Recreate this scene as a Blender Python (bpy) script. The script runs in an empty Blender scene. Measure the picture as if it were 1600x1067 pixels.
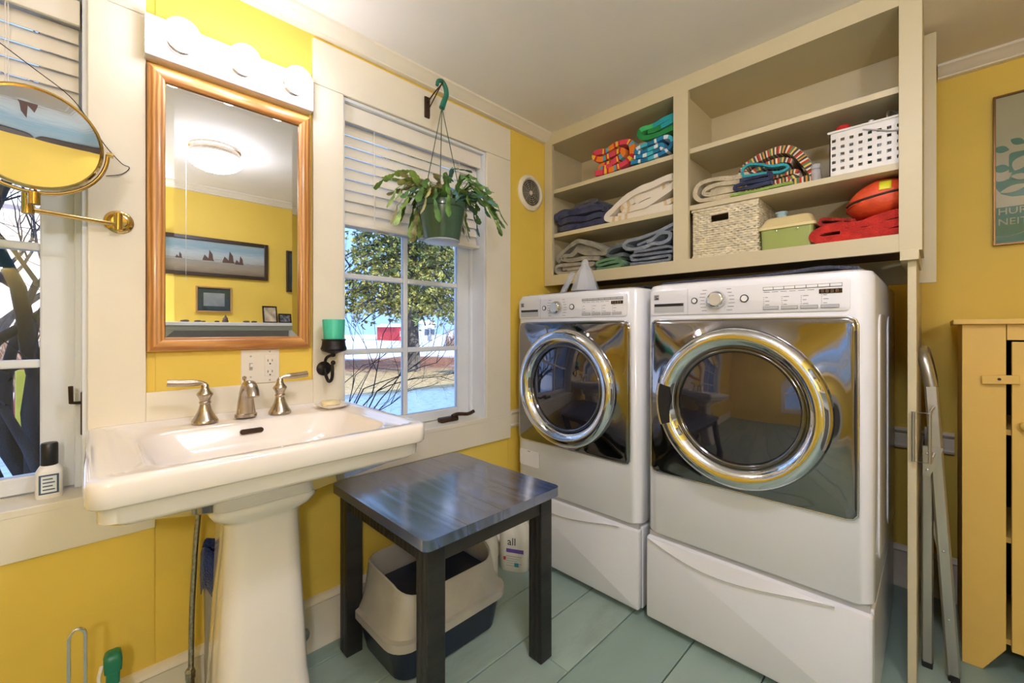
import bpy, bmesh, math, random
from mathutils import Vector, Matrix, noise
random.seed(7)
R = math.radians
PI = math.pi
scene = bpy.context.scene
COL = scene.collection

# ------------------------------------------------------------------ camera, sky, sun, exposure
cam_d = bpy.data.cameras.new('camera')
cam = bpy.data.objects.new('camera', cam_d)
COL.objects.link(cam)
cam.location = (1.6, -2.6, 1.15)
cam.rotation_euler = (R(90), 0, R(45))
cam_d.sensor_width = 36.0
cam_d.lens = 660.0 / 1600.0 * 36.0
cam_d.shift_y = -17.5 / 1600.0
cam_d.clip_start = 0.02
scene.camera = cam

world = bpy.data.worlds.new('sky')
scene.world = world
world.use_nodes = True
wn = world.node_tree.nodes
bg = wn['Background']
bg.inputs[0].default_value = (0.32, 0.54, 1.0, 1)
bg.inputs[1].default_value = 1.15

sun_d = bpy.data.lights.new('sun', 'SUN')
sun_d.energy = 4.0
sun_d.angle = R(0.6)
sun_d.color = (1.0, 0.9, 0.74)
sun = bpy.data.objects.new('sun', sun_d)
COL.objects.link(sun)
sun.location = (8, -4, 9)
sun.rotation_euler = Vector((-0.82, -0.10, -0.425)).to_track_quat('-Z', 'Y').to_euler()

def portal(y0, y1, z0, z1):
    d = bpy.data.lights.new('window_portal', 'AREA')
    d.shape = 'RECTANGLE'
    d.size = y1 - y0
    d.size_y = z1 - z0
    d.cycles.is_portal = True
    o = bpy.data.objects.new('window_portal', d)
    COL.objects.link(o)
    o.location = (-0.17, (y0 + y1) / 2, (z0 + z1) / 2)
    o.rotation_euler = Vector((1, 0, 0)).to_track_quat('-Z', 'Z').to_euler()
    o.rotation_euler = (R(90), 0, R(-90))
portal(-3.33, -2.604, 0.70, 2.045)
portal(-1.917, -1.19, 0.70, 2.045)
d3 = bpy.data.lights.new('window_portal', 'AREA')
d3.shape = 'RECTANGLE'
d3.size, d3.size_y = 0.64, 1.545
d3.cycles.is_portal = True
o3 = bpy.data.objects.new('window_portal', d3)
COL.objects.link(o3)
o3.location = (2.04, -4.43, 1.27)
o3.rotation_euler = (R(90), 0, 0)

CEIL_LAMP = 31.0
GLOBE = 12.0
LAMPCOL = (1.0, 1.0, 1.17)
FILL_LAMP = 104.0
vs = scene.view_settings
vs.view_transform = 'Standard'
vs.look = 'None'
vs.gamma = 1.0
vs.use_curve_mapping = False
vs.exposure = 0.83
try:
    scene.cycles.use_denoising = True
    scene.cycles.max_bounces = 10
    scene.cycles.diffuse_bounces = 6
    scene.cycles.glossy_bounces = 6
    scene.cycles.transparent_max_bounces = 16
    scene.cycles.caustics_reflective = False
    scene.cycles.caustics_refractive = False
    scene.cycles.sample_clamp_indirect = 6.0
except Exception:
    pass

# ------------------------------------------------------------------ materials
def lin(c):
    return tuple((x / 255 / 12.92) if x / 255 <= 0.04045 else ((x / 255 + 0.055) / 1.055) ** 2.4 for x in c)

def ramp_set(cr, stops, interp='LINEAR'):
    cr.interpolation = interp
    while len(cr.elements) > 1:
        cr.elements.remove(cr.elements[-1])
    cr.elements[0].position = stops[0][0]
    cr.elements[0].color = (*stops[0][1], 1)
    for p, c in stops[1:]:
        e = cr.elements.new(p)
        e.color = (*c, 1)

MATS = {}
def mat(name, rgb, rough=0.5, metal=0.0, var=0.06, scale=6.0, bump=0.0, bscale=60.0, stretch=(1, 1, 1),
        coat=0.0, spec=0.5, emit=None, estr=0.0, trans=0.0, sheen=0.0, dirt=None, dirt_amt=0.5, dscale=3.0, aniso=0.0, sss=0.0):
    if name in MATS:
        return MATS[name]
    m = bpy.data.materials.new(name)
    m.use_nodes = True
    nt = m.node_tree
    N, L = nt.nodes, nt.links
    b = N['Principled BSDF']
    c = lin(rgb)
    b.inputs['Roughness'].default_value = rough
    b.inputs['Metallic'].default_value = metal
    b.inputs['Coat Weight'].default_value = coat
    b.inputs['Coat Roughness'].default_value = 0.05
    b.inputs['Specular IOR Level'].default_value = spec
    b.inputs['Transmission Weight'].default_value = trans
    b.inputs['Sheen Weight'].default_value = sheen
    b.inputs['Anisotropic'].default_value = aniso
    tc = N.new('ShaderNodeTexCoord')
    mp = N.new('ShaderNodeMapping')
    mp.inputs['Scale'].default_value = stretch
    L.new(tc.outputs['Object'], mp.inputs[0])
    nz = N.new('ShaderNodeTexNoise')
    nz.inputs['Scale'].default_value = scale
    nz.inputs['Detail'].default_value = 5
    L.new(mp.outputs[0], nz.inputs['Vector'])
    cr = N.new('ShaderNodeValToRGB')
    lo = tuple(max(0, x * (1 - var * 2.2)) for x in c)
    hi = tuple(min(1, x * (1 + var * 1.6)) for x in c)
    ramp_set(cr.color_ramp, [(0.3, lo), (0.7, hi)])
    L.new(nz.outputs['Fac'], cr.inputs[0])
    out = cr.outputs[0]
    if dirt:
        n2 = N.new('ShaderNodeTexNoise')
        n2.inputs['Scale'].default_value = dscale
        n2.inputs['Detail'].default_value = 8
        n2.inputs['Roughness'].default_value = 0.7
        L.new(mp.outputs[0], n2.inputs['Vector'])
        r2 = N.new('ShaderNodeValToRGB')
        ramp_set(r2.color_ramp, [(0.52, (0, 0, 0)), (0.75, (dirt_amt,) * 3)])
        L.new(n2.outputs['Fac'], r2.inputs[0])
        mx = N.new('ShaderNodeMixRGB')
        mx.inputs[2].default_value = (*lin(dirt), 1)
        L.new(r2.outputs[0], mx.inputs[0])
        L.new(out, mx.inputs[1])
        out = mx.outputs[0]
    L.new(out, b.inputs['Base Color'])
    if bump > 0:
        n3 = N.new('ShaderNodeTexNoise')
        n3.inputs['Scale'].default_value = bscale
        n3.inputs['Detail'].default_value = 4
        L.new(mp.outputs[0], n3.inputs['Vector'])
        bp = N.new('ShaderNodeBump')
        bp.inputs['Strength'].default_value = bump
        bp.inputs['Distance'].default_value = 0.01
        L.new(n3.outputs['Fac'], bp.inputs['Height'])
        L.new(bp.outputs[0], b.inputs['Normal'])
    if emit:
        b.inputs['Emission Color'].default_value = (*emit, 1)
        b.inputs['Emission Strength'].default_value = estr
    MATS[name] = m
    return m

def wood(name, c1, c2, rough=0.35, axis='Z', scale=5.0, coat=0.0, bump=0.15, spec=0.5, dist=4.0):
    if name in MATS:
        return MATS[name]
    m = bpy.data.materials.new(name)
    m.use_nodes = True
    N, L = m.node_tree.nodes, m.node_tree.links
    b = N['Principled BSDF']
    b.inputs['Roughness'].default_value = rough
    b.inputs['Coat Weight'].default_value = coat
    b.inputs['Coat Roughness'].default_value = 0.15
    b.inputs['Specular IOR Level'].default_value = spec
    tc = N.new('ShaderNodeTexCoord')
    mp = N.new('ShaderNodeMapping')
    st = {'X': (0.12, 1, 1), 'Y': (1, 0.12, 1), 'Z': (1, 1, 0.12)}[axis]
    mp.inputs['Scale'].default_value = tuple(scale * v for v in st)
    L.new(tc.outputs['Object'], mp.inputs[0])
    nz = N.new('ShaderNodeTexNoise')
    nz.inputs['Scale'].default_value = 3.0
    nz.inputs['Detail'].default_value = 3
    L.new(mp.outputs[0], nz.inputs['Vector'])
    w = N.new('ShaderNodeTexWave')
    w.wave_type = 'BANDS'
    w.bands_direction = {'X': 'Y', 'Y': 'X', 'Z': 'Y'}[axis]
    w.inputs['Scale'].default_value = 3.5
    w.inputs['Distortion'].default_value = dist
    w.inputs['Detail'].default_value = 3
    w.inputs['Detail Scale'].default_value = 1.2
    L.new(mp.outputs[0], w.inputs['Vector'])
    mx = N.new('ShaderNodeMath')
    mx.operation = 'MULTIPLY'
    L.new(nz.outputs['Fac'], mx.inputs[0])
    L.new(w.outputs['Fac'], mx.inputs[1])
    cr = N.new('ShaderNodeValToRGB')
    ramp_set(cr.color_ramp, [(0.05, lin(c1)), (0.6, lin(c2))])
    L.new(mx.outputs[0], cr.inputs[0])
    L.new(cr.outputs[0], b.inputs['Base Color'])
    bp = N.new('ShaderNodeBump')
    bp.inputs['Strength'].default_value = bump
    bp.inputs['Distance'].default_value = 0.003
    L.new(w.outputs['Fac'], bp.inputs['Height'])
    L.new(bp.outputs[0], b.inputs['Normal'])
    MATS[name] = m
    if 'tabletop' in name:
        b.inputs['IOR'].default_value = 1.75
        b.inputs['Coat IOR'].default_value = 1.75
    return m

def stripes(name, stops, reps=1.0, axis='x', rough=0.95, bump=0.5):
    """cloth with woven bands along UV x or y; stops = [(pos, rgb255)]"""
    if name in MATS:
        return MATS[name]
    m = bpy.data.materials.new(name)
    m.use_nodes = True
    N, L = m.node_tree.nodes, m.node_tree.links
    b = N['Principled BSDF']
    b.inputs['Roughness'].default_value = rough
    b.inputs['Sheen Weight'].default_value = 0.25
    b.inputs['Specular IOR Level'].default_value = 0.15
    tc = N.new('ShaderNodeTexCoord')
    sp = N.new('ShaderNodeSeparateXYZ')
    L.new(tc.outputs['UV'], sp.inputs[0])
    mu = N.new('ShaderNodeMath')
    mu.operation = 'MULTIPLY'
    mu.inputs[1].default_value = reps
    L.new(sp.outputs[0 if axis == 'x' else 1], mu.inputs[0])
    fr = N.new('ShaderNodeMath')
    fr.operation = 'FRACT'
    L.new(mu.outputs[0], fr.inputs[0])
    cr = N.new('ShaderNodeValToRGB')
    ramp_set(cr.color_ramp, [(p, lin(c)) for p, c in stops], 'CONSTANT')
    L.new(fr.outputs[0], cr.inputs[0])
    L.new(cr.outputs[0], b.inputs['Base Color'])
    nz = N.new('ShaderNodeTexNoise')
    nz.inputs['Scale'].default_value = 260
    L.new(tc.outputs['Object'], nz.inputs['Vector'])
    bp = N.new('ShaderNodeBump')
    bp.inputs['Strength'].default_value = bump
    bp.inputs['Distance'].default_value = 0.004
    L.new(nz.outputs['Fac'], bp.inputs['Height'])
    L.new(bp.outputs[0], b.inputs['Normal'])
    MATS[name] = m
    return m

def cloth(name, rgb, var=0.1):
    return mat(name, rgb, 0.95, var=var, scale=25, bump=0.6, bscale=220, sheen=0.25, spec=0.15)

def pane_mat(name, tint=(0.96, 0.98, 1.0), gl=0.10):
    if name in MATS:
        return MATS[name]
    m = bpy.data.materials.new(name)
    m.use_nodes = True
    N, L = m.node_tree.nodes, m.node_tree.links
    N.remove(N['Principled BSDF'])
    t = N.new('ShaderNodeBsdfTransparent')
    t.inputs[0].default_value = (*tint, 1)
    g = N.new('ShaderNodeBsdfGlossy')
    g.inputs['Roughness'].default_value = 0.02
    fr = N.new('ShaderNodeFresnel')
    fr.inputs[0].default_value = 1.45
    ad = N.new('ShaderNodeMath')
    ad.operation = 'MULTIPLY_ADD'
    ad.inputs[1].default_value = 0.9
    ad.inputs[2].default_value = gl - 0.04
    L.new(fr.outputs[0], ad.inputs[0])
    mx = N.new('ShaderNodeMixShader')
    L.new(ad.outputs[0], mx.inputs[0])
    L.new(t.outputs[0], mx.inputs[1])
    L.new(g.outputs[0], mx.inputs[2])
    L.new(mx.outputs[0], N['Material Output'].inputs[0])
    MATS[name] = m
    return m

def floor_mat(name, seed):
    m = mat(name, (146 + seed * 3, 168 + seed * 2, 157 + seed * 2), 0.42, var=0.07, scale=3.0, bump=0.12, bscale=40, stretch=(1, 0.3, 1),
            dirt=(96, 104, 88), dirt_amt=0.5, dscale=4.0)
    return m

M = {}
M['yellow'] = mat('yellow_wall_paint', (237, 205, 88), 0.62, var=0.03, scale=2.0, bump=0.05, bscale=25)
M['cream'] = mat('cream_trim_paint', (234, 226, 206), 0.42, var=0.02, scale=3.0, bump=0.04, bscale=30)
M['ceiling'] = mat('ceiling_paint', (243, 239, 233), 0.85, var=0.02, scale=1.5, bump=0.04, bscale=30)
M['cab'] = mat('cabinet_cream_paint', (208, 196, 160), 0.45, var=0.02, scale=3.0, bump=0.04, bscale=25)
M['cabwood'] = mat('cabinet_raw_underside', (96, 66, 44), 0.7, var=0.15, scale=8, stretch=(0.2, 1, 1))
M['gap'] = mat('dark_joint', (38, 34, 28), 0.9, var=0.05)
M['porcelain'] = mat('white_porcelain', (240, 232, 222), 0.08, var=0.01, coat=0.6, spec=0.6)
M['nickel'] = mat('brushed_nickel', (190, 176, 158), 0.24, 1.0, var=0.05, scale=30)
M['chrome'] = mat('chrome', (225, 226, 230), 0.06, 1.0, var=0.01)
M['steel'] = mat('braided_steel', (170, 166, 156), 0.3, 1.0, var=0.15, scale=120)
M['brass'] = mat('polished_brass', (216, 186, 122), 0.10, 1.0, var=0.03)
M['oak'] = wood('oak_frame', (170, 110, 52), (222, 166, 96), 0.35, 'Z', 8.0, coat=0.3)
M['oaky'] = wood('oak_frame_rail', (170, 110, 52), (222, 166, 96), 0.35, 'Y', 8.0, coat=0.3)
M['mirror'] = mat('silvered_mirror', (224, 225, 223), 0.0, 1.0, var=0.0)
M['white'] = mat('white_enamel', (228, 228, 230), 0.22, var=0.01, coat=0.3)
M['whitepl'] = mat('white_plastic', (232, 230, 226), 0.35, var=0.01)
M['ltgrey'] = mat('grey_plastic', (176, 176, 176), 0.4, var=0.02)
M['darkpl'] = mat('dark_plastic', (26, 27, 30), 0.4, var=0.05)
M['darkchrome'] = mat('dark_titanium_panel', (140, 137, 137), 0.07, 1.0, var=0.01)
M['doorglass'] = mat('dark_door_glass', (70, 66, 74), 0.04, 0.75, var=0.02, coat=1.0, spec=1.0)
M['tablewood'] = wood('black_stained_wood', (20, 20, 22), (44, 42, 40), 0.42, 'Y', 4.0, bump=0.25, spec=0.5)
M['tabletop'] = wood('blue_reflection_tabletop', (30, 42, 72), (56, 78, 124), 0.2, 'X', 2.2, coat=1.0, bump=0.16, spec=1.0, dist=9.0)  # navy base carries some of the window's blue reflection as colour
M['blind'] = mat('white_blind_slat', (236, 230, 218), 0.5, var=0.01, spec=0.4)
M['cord'] = mat('white_cord', (232, 228, 218), 0.8)
M['bluewhite'] = mat('window_frame_white', (226, 230, 236), 0.4, var=0.02)
M['glass'] = pane_mat('window_glass', gl=0.035)
M['picglass'] = pane_mat('picture_glass', gl=0.035)
M['clear'] = mat('clear_plastic', (226, 232, 242), 0.12, var=0.0, spec=0.8)
M['clear'].node_tree.nodes['Principled BSDF'].inputs['Alpha'].default_value = 0.42
M['globe'] = mat('lit_globe_bulb', (255, 250, 240), 0.3, emit=LAMPCOL, estr=GLOBE)
M['dome'] = mat('lit_glass_dome', (255, 250, 240), 0.3, emit=LAMPCOL, estr=CEIL_LAMP)
M['iron'] = mat('black_wrought_iron', (38, 34, 34), 0.45, 0.6, var=0.1, bump=0.2)
M['bronze'] = mat('brown_bronze', (74, 56, 44), 0.4, 0.7, var=0.1)
M['alu'] = mat('aluminium', (186, 184, 176), 0.35, 0.9, var=0.08, scale=20, stretch=(1, 1, 0.1))
M['cupboard'] = mat('yellow_cupboard_paint', (228, 188, 94), 0.5, var=0.03, scale=2.5, bump=0.06, bscale=20, dirt=(180, 140, 70), dirt_amt=0.15)
M['darkin'] = mat('dark_cupboard_inside', (50, 36, 22), 0.9)
M['snow'] = mat('snow', (240, 244, 250), 0.8, var=0.02)

# ------------------------------------------------------------------ mesh helpers
ORG = {}
def new_bm():
    return bmesh.new()

def mk(name, bm, m, parent=None, smooth=None, keep=False, origin=None):
    """link a bmesh (in world coordinates) as one object; origin = bbox centre"""
    bmesh.ops.recalc_face_normals(bm, faces=bm.faces)
    co = [v.co for v in bm.verts]
    if origin is None:
        lo = Vector([min(c[i] for c in co) for i in range(3)])
        hi = Vector([max(c[i] for c in co) for i in range(3)])
        c = (lo + hi) / 2
        if parent is None:
            c.z = lo.z
    else:
        c = Vector(origin)
    for v in bm.verts:
        v.co -= c
    me = bpy.data.meshes.new(name)
    bm.to_mesh(me)
    bm.free()
    if smooth is not None:
        for p in me.polygons:
            p.use_smooth = True
        if smooth < 180:
            me.set_sharp_from_angle(angle=R(smooth))
    me.materials.append(m)
    o = bpy.data.objects.new(name, me)
    COL.objects.link(o)
    ORG[o.name] = c
    if parent is not None:
        o.parent = parent
        o.location = c - ORG[parent.name]
    else:
        o.location = c
    return o

def inst(name, me, loc, parent, rot=(0, 0, 0), scale=(1, 1, 1)):
    o = bpy.data.objects.new(name, me)
    COL.objects.link(o)
    o.parent = parent
    ORG[o.name] = Vector(loc)
    o.location = Vector(loc) - (ORG[parent.name] if parent else Vector())
    o.rotation_euler = rot
    o.scale = scale
    return o

def thing(name, label, cat, loc, group=None):
    o = bpy.data.objects.new(name, None)
    COL.objects.link(o)
    o.empty_display_size = 0.05
    o.location = loc
    ORG[o.name] = Vector(loc)
    o['label'] = label
    o['category'] = cat
    if group:
        o['group'] = group
    return o

def tag(o, label, cat, group=None):
    o['label'] = label
    o['category'] = cat
    if group:
        o['group'] = group
    return o

def struct(o):
    o['kind'] = 'structure'
    return o

def stuff(o):
    o['kind'] = 'stuff'
    return o

def plabel(o, label):
    o['label'] = label
    return o

def box(bm, x0, x1, y0, y1, z0, z1, bev=0.0, seg=2):
    vs_ = [bm.verts.new((x, y, z)) for x in (x0, x1) for y in (y0, y1) for z in (z0, z1)]
    q = [(0, 1, 3, 2), (4, 6, 7, 5), (0, 4, 5, 1), (2, 3, 7, 6), (0, 2, 6, 4), (1, 5, 7, 3)]
    fs = [bm.faces.new([vs_[i] for i in f]) for f in q]
    if bev > 0:
        es = list({e for f in fs for e in f.edges})
        bmesh.ops.bevel(bm, geom=es, offset=bev, segments=seg, affect='EDGES', profile=0.5)
    return bm

def B(*a, **k):
    return box(new_bm(), *a, **k)

def prism(bm, pts, axis, d0, d1, bev=0.0):
    """extrude polygon pts (2D) along axis from d0 to d1. axis x: pts=(y,z); y: pts=(x,z); z: pts=(x,y)"""
    def P(p, d):
        return {'x': (d, p[0], p[1]), 'y': (p[0], d, p[1]), 'z': (p[0], p[1], d)}[axis]
    a = [bm.verts.new(P(p, d0)) for p in pts]
    b = [bm.verts.new(P(p, d1)) for p in pts]
    n = len(pts)
    fs = [bm.faces.new(a), bm.faces.new(list(reversed(b)))]
    for i in range(n):
        fs.append(bm.faces.new((a[i], b[i], b[(i + 1) % n], a[(i + 1) % n])))
    if bev > 0:
        es = [e for f in fs[:2] for e in f.edges]
        bmesh.ops.bevel(bm, geom=list(set(es)), offset=bev, segments=2, affect='EDGES', profile=0.5)
    return bm

def rrect(u0, u1, v0, v1, r, n=6):
    pts = []
    for cx, cy, a0 in ((u1 - r, v1 - r, 0), (u0 + r, v1 - r, 90), (u0 + r, v0 + r, 180), (u1 - r, v0 + r, 270)):
        for k in range(n + 1):
            a = R(a0 + 90 * k / n)
            pts.append((cx + r * math.cos(a), cy + r * math.sin(a)))
    return pts

def loft(bm, loops, cap0=True, cap1=True, closed=True):
    V = [[bm.verts.new(p) for p in lp] for lp in loops]
    n = len(V[0])
    for a, b in zip(V[:-1], V[1:]):
        for i in range(n if closed else n - 1):
            j = (i + 1) % n
            bm.faces.new((a[i], a[j], b[j], b[i]))
    if cap0:
        bm.faces.new(list(reversed(V[0])))
    if cap1:
        bm.faces.new(V[-1])
    return bm

def rloft(bm, specs, n=6, cap0=True, cap1=True):
    """specs: (x0,x1,y0,y1,r,z) rounded rects stacked in z"""
    return loft(bm, [[(p[0], p[1], s[5]) for p in rrect(s[0], s[1], s[2], s[3], s[4], n)] for s in specs], cap0, cap1)

def lathe(bm, prof, seg=32, axis='z', c=(0, 0, 0), cap0=False, cap1=False):
    """prof: (radius, height along axis)"""
    loops = []
    for r, h in prof:
        lp = []
        for k in range(seg):
            a = 2 * PI * k / seg
            u, v = max(r, 1e-5) * math.cos(a), max(r, 1e-5) * math.sin(a)
            if axis == 'z':
                lp.append((c[0] + u, c[1] + v, c[2] + h))
            elif axis == 'y':
                lp.append((c[0] + u, c[1] + h, c[2] + v))
            else:
                lp.append((c[0] + h, c[1] + u, c[2] + v))
        loops.append(lp)
    return loft(bm, loops, cap0, cap1)

def smooth_path(pts, sub=6, closed=False):
    P = [Vector(p) for p in pts]
    n = len(P)
    out = []
    rng = range(n if closed else n - 1)
    for i in rng:
        if closed:
            p0, p1, p2, p3 = P[(i - 1) % n], P[i], P[(i + 1) % n], P[(i + 2) % n]
        else:
            p1, p2 = P[i], P[i + 1]
            p0 = P[i - 1] if i > 0 else p1 * 2 - p2
            p3 = P[i + 2] if i + 2 < n else p2 * 2 - p1
        for k in range(sub):
            t = k / sub
            out.append(0.5 * ((2 * p1) + (-p0 + p2) * t + (2 * p0 - 5 * p1 + 4 * p2 - p3) * t * t + (-p0 + 3 * p1 - 3 * p2 + p3) * t ** 3))
    if not closed:
        out.append(P[-1].copy())
    return out

def tube(bm, pts, rad, seg=8, closed=False, cap=True):
    P = [Vector(p) for p in pts]
    n = len(P)
    rr = rad if isinstance(rad, (list, tuple)) else [rad] * n
    loops = []
    up = None
    for i in range(n):
        if closed:
            t = P[(i + 1) % n] - P[(i - 1) % n]
        else:
            t = P[min(i + 1, n - 1)] - P[max(i - 1, 0)]
        if t.length < 1e-9:
            t = Vector((0, 0, 1))
        t.normalize()
        if up is None:
            up = t.orthogonal().normalized()
        else:
            up = up - t * up.dot(t)
            if up.length < 1e-6:
                up = t.orthogonal()
            up.normalize()
        sd = t.cross(up)
        loops.append([P[i] + (up * math.cos(2 * PI * k / seg) + sd * math.sin(2 * PI * k / seg)) * rr[i] for k in range(seg)])
    if closed:
        loops.append(loops[0])
        loft(bm, loops, False, False)
        bmesh.ops.remove_doubles(bm, verts=bm.verts, dist=1e-6)
    else:
        loft(bm, loops, cap, cap)
    return bm

def T(pts, rad, seg=8, **k):
    return tube(new_bm(), pts, rad, seg, **k)

def rot_bm(bm, ang, axis, pivot):
    bmesh.ops.rotate(bm, verts=bm.verts, cent=pivot, matrix=Matrix.Rotation(ang, 3, axis))
    return bm

def text_bm(body, size, depth=0.0004):
    cu = bpy.data.curves.new('lettering', 'FONT')
    cu.body = body
    cu.size = size
    cu.extrude = depth
    cu.resolution_u = 2
    o = bpy.data.objects.new('lettering', cu)
    COL.objects.link(o)
    dg = bpy.context.evaluated_depsgraph_get()
    me = bpy.data.meshes.new_from_object(o.evaluated_get(dg))
    bm = bmesh.new()
    bm.from_mesh(me)
    bpy.data.objects.remove(o)
    bpy.data.curves.remove(cu)
    bpy.data.meshes.remove(me)
    return bm

def ribbon(prof, y0, y1, th, wob=0.004, nseg=10, seed=0, sub=5, flare=0.0, taper=0.0):
    """a length of cloth: smooth (x,z) profile extruded in y with thickness; UV x along profile in metres, y across"""
    P = smooth_path([(p[0], 0, p[1]) for p in prof], sub)
    n = len(P)
    arc = [0.0]
    for a, b in zip(P[:-1], P[1:]):
        arc.append(arc[-1] + (b - a).length)
    nor = []
    for i in range(n):
        t = P[min(i + 1, n - 1)] - P[max(i - 1, 0)]
        t.normalize()
        nor.append(Vector((-t.z, 0, t.x)))
    bm = new_bm()
    uvl = bm.loops.layers.uv.new('UVMap')
    rows = []
    off = Vector((seed * 3.1, seed * 1.7, seed * 0.9))
    cx = sum(p.x for p in P) / n
    cz = min(p.z for p in P)
    for j in range(nseg + 1):
        t = j / nseg
        y = y0 + (y1 - y0) * t
        top, bot = [], []
        for i in range(n):
            p = P[i].copy()
            k = 1 + taper * t
            p.x = cx + (p.x - cx) * k
            p.z = cz + (p.z - cz) * (1 + flare * t)
            p.y = y
            q = p * 9 + off
            w = Vector((noise.noise(q), noise.noise(q + Vector((7, 3, 1))), noise.noise(q + Vector((2, 9, 5))))) * wob * 2
            w.z = abs(w.z) * 0.6
            p += w
            h = th / 2 * (1 + 0.25 * noise.noise(q * 2.3))
            top.append(bm.verts.new(p + nor[i] * h))
            bot.append(bm.verts.new(p - nor[i] * h))
        rows.append((top, bot))
    W = abs(y1 - y0)
    def face(vs_, uvs):
        try:
            f = bm.faces.new(vs_)
        except ValueError:
            return
        for lp, uv in zip(f.loops, uvs):
            lp[uvl].uv = uv
    for j in range(nseg):
        v0, v1 = W * j / nseg, W * (j + 1) / nseg
        for s in (0, 1):
            a, b = rows[j][s], rows[j + 1][s]
            for i in range(n - 1):
                uv = [(arc[i], v0), (arc[i + 1], v0), (arc[i + 1], v1), (arc[i], v1)]
                face([a[i], a[i + 1], b[i + 1], b[i]], uv)
        for i in (0, n - 1):
            face([rows[j][0][i], rows[j + 1][0][i], rows[j + 1][1][i], rows[j][1][i]], [(arc[i], v0), (arc[i], v1), (arc[i], v1), (arc[i], v0)])
    for j in (0, nseg):
        for i in range(n - 1):
            face([rows[j][0][i], rows[j][0][i + 1], rows[j][1][i + 1], rows[j][1][i]],
                 [(arc[i], 0), (arc[i + 1], 0), (arc[i + 1], 0), (arc[i], 0)])
    return bm

def serp(x0, x1, z0, layers, dz, start=1, jit=0.0, seed=0):
    """serpentine fold profile of stacked layers"""
    rnd = random.Random(seed)
    pts = []
    left = start > 0
    for k in range(layers):
        z = z0 + dz * (k + 0.5)
        a = x0 + rnd.uniform(0, jit)
        b = x1 - rnd.uniform(0, jit)
        xs = [a, a + (b - a) * 0.35, a + (b - a) * 0.7, b]
        if not left:
            xs.reverse()
        for x in xs:
            pts.append((x, z + rnd.uniform(-1, 1) * dz * 0.12))
        if k < layers - 1:
            e = xs[-1] + (dz * 0.45 if left else -dz * 0.45)
            pts.append((e, z + dz * 0.5))
        left = not left
    return pts

def blob(cx, cy, cz, sx, sy, sz, amp=0.15, freq=6.0, seed=0, sub=4, flat=True, power=3.0):
    """soft lump (superellipsoid with crumpled folds) resting with its underside at cz"""
    bm = new_bm()
    bmesh.ops.create_icosphere(bm, subdivisions=sub, radius=1.0)
    off = Vector((seed * 5.3, seed * 2.1, seed * 7.7))
    for v in bm.verts:
        d = v.co.normalized()
        k = (abs(d.x) ** power + abs(d.y) ** power + abs(d.z) ** power) ** (-1 / power)
        p = d * k
        q = Vector((p.x * sx, p.y * sy, p.z * sz)) * freq * 4 + off
        f = 1 + amp * (noise.noise(q) + 0.5 * noise.noise(q * 2.1) - 0.6 * abs(noise.noise(q * 1.4 + Vector((3, 3, 3)))))
        p = p * f
        z = p.z * sz
        if flat:
            z = max(z, -sz * 0.9)
        v.co = Vector((cx + p.x * sx, cy + p.y * sy, cz + 0.9 * sz + z))
    return bm

def join(*bms):
    out = bms[0]
    for b in bms[1:]:
        me = bpy.data.meshes.new('tmp')
        b.to_mesh(me)
        b.free()
        out.from_mesh(me)
        bpy.data.meshes.remove(me)
    return out

def sub_smooth(o, lv=1):
    s = o.modifiers.new('subdivision', 'SUBSURF')
    s.levels = lv
    s.render_levels = lv
    return o
CEIL = 2.274

# ------------------------------------------------------------------ room shell
XR, YF = 2.5, -4.3
fl = struct(mk('floor', B(-0.02, XR, YF, 0.0, -0.10, -0.022), M['gap']))
seams = [-0.02, 0.10, 0.312, 0.52, 0.728, 0.97, 1.20, 1.42, 1.64, 1.86, 2.08, 2.30, XR]
rnd = random.Random(3)
for i in range(len(seams) - 1):
    a, b = seams[i] + 0.0022, seams[i + 1] - 0.0022
    cuts = [YF, -2.9 + rnd.uniform(-0.5, 0.5), 0.0]
    if i in (3, 6):
        cuts = [YF, -3.2, -1.76 + 0.1 * i, 0.0]
    for j in range(len(cuts) - 1):
        h = rnd.uniform(-0.0015, 0.0)
        mk('floor_board', B(a, b, cuts[j] + 0.001, cuts[j + 1] - 0.001, -0.022, h, bev=0.0018, seg=1), floor_mat('green_floor_paint_%d' % (rnd.randrange(4)), rnd.randrange(-1, 3)), fl)

W1, W2 = (-3.33, -2.604), (-1.917, -1.19)
SILL, HEAD = 0.712, 2.045
bm = new_bm()
XW = -0.16
for a, b in ((YF, W1[0]), (W1[1], W2[0]), (W2[1], 0.0)):
    box(bm, XW, -0.004, a, b, -0.1, CEIL)
for w in (W1, W2):
    box(bm, XW, -0.004, w[0], w[1], -0.1, SILL - 0.02)
    box(bm, XW, -0.004, w[0], w[1], HEAD, CEIL)
wall_l = struct(mk('wall_left', bm, M['yellow']))
# the wide painted boards that face the wall, with open joints
for a, b, z0, z1 in ((YF, -3.46, 0, CEIL), (-3.458, -2.4675, 0, 0.60), (-2.4645, -1.61, 0, 0.60), (-2.4645, -2.03, 0.60, CEIL), (-1.607, -1.03, 0, 0.60), (-1.0285, -0.0, 0, CEIL),
                     (-2.6, -2.4675, 2.12, CEIL), (-3.458, -2.6, 2.12, CEIL), (-2.03, -1.03, 2.12, CEIL)):
    mk('wall_board', B(-0.004, 0.0, a, b, z0, z1), M['yellow'], wall_l)
struct(mk('wall_back', B(-0.16, XR + 0.1, 0.0, 0.12, -0.1, CEIL), M['yellow']))
struct(mk('wall_right', B(XR, XR + 0.12, YF - 0.1, 0.12, -0.1, CEIL), M['yellow']))
W3 = (1.72, 2.36)
bm = new_bm()
box(bm, -0.16, W3[0], YF - 0.12, YF, -0.1, CEIL)
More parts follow.
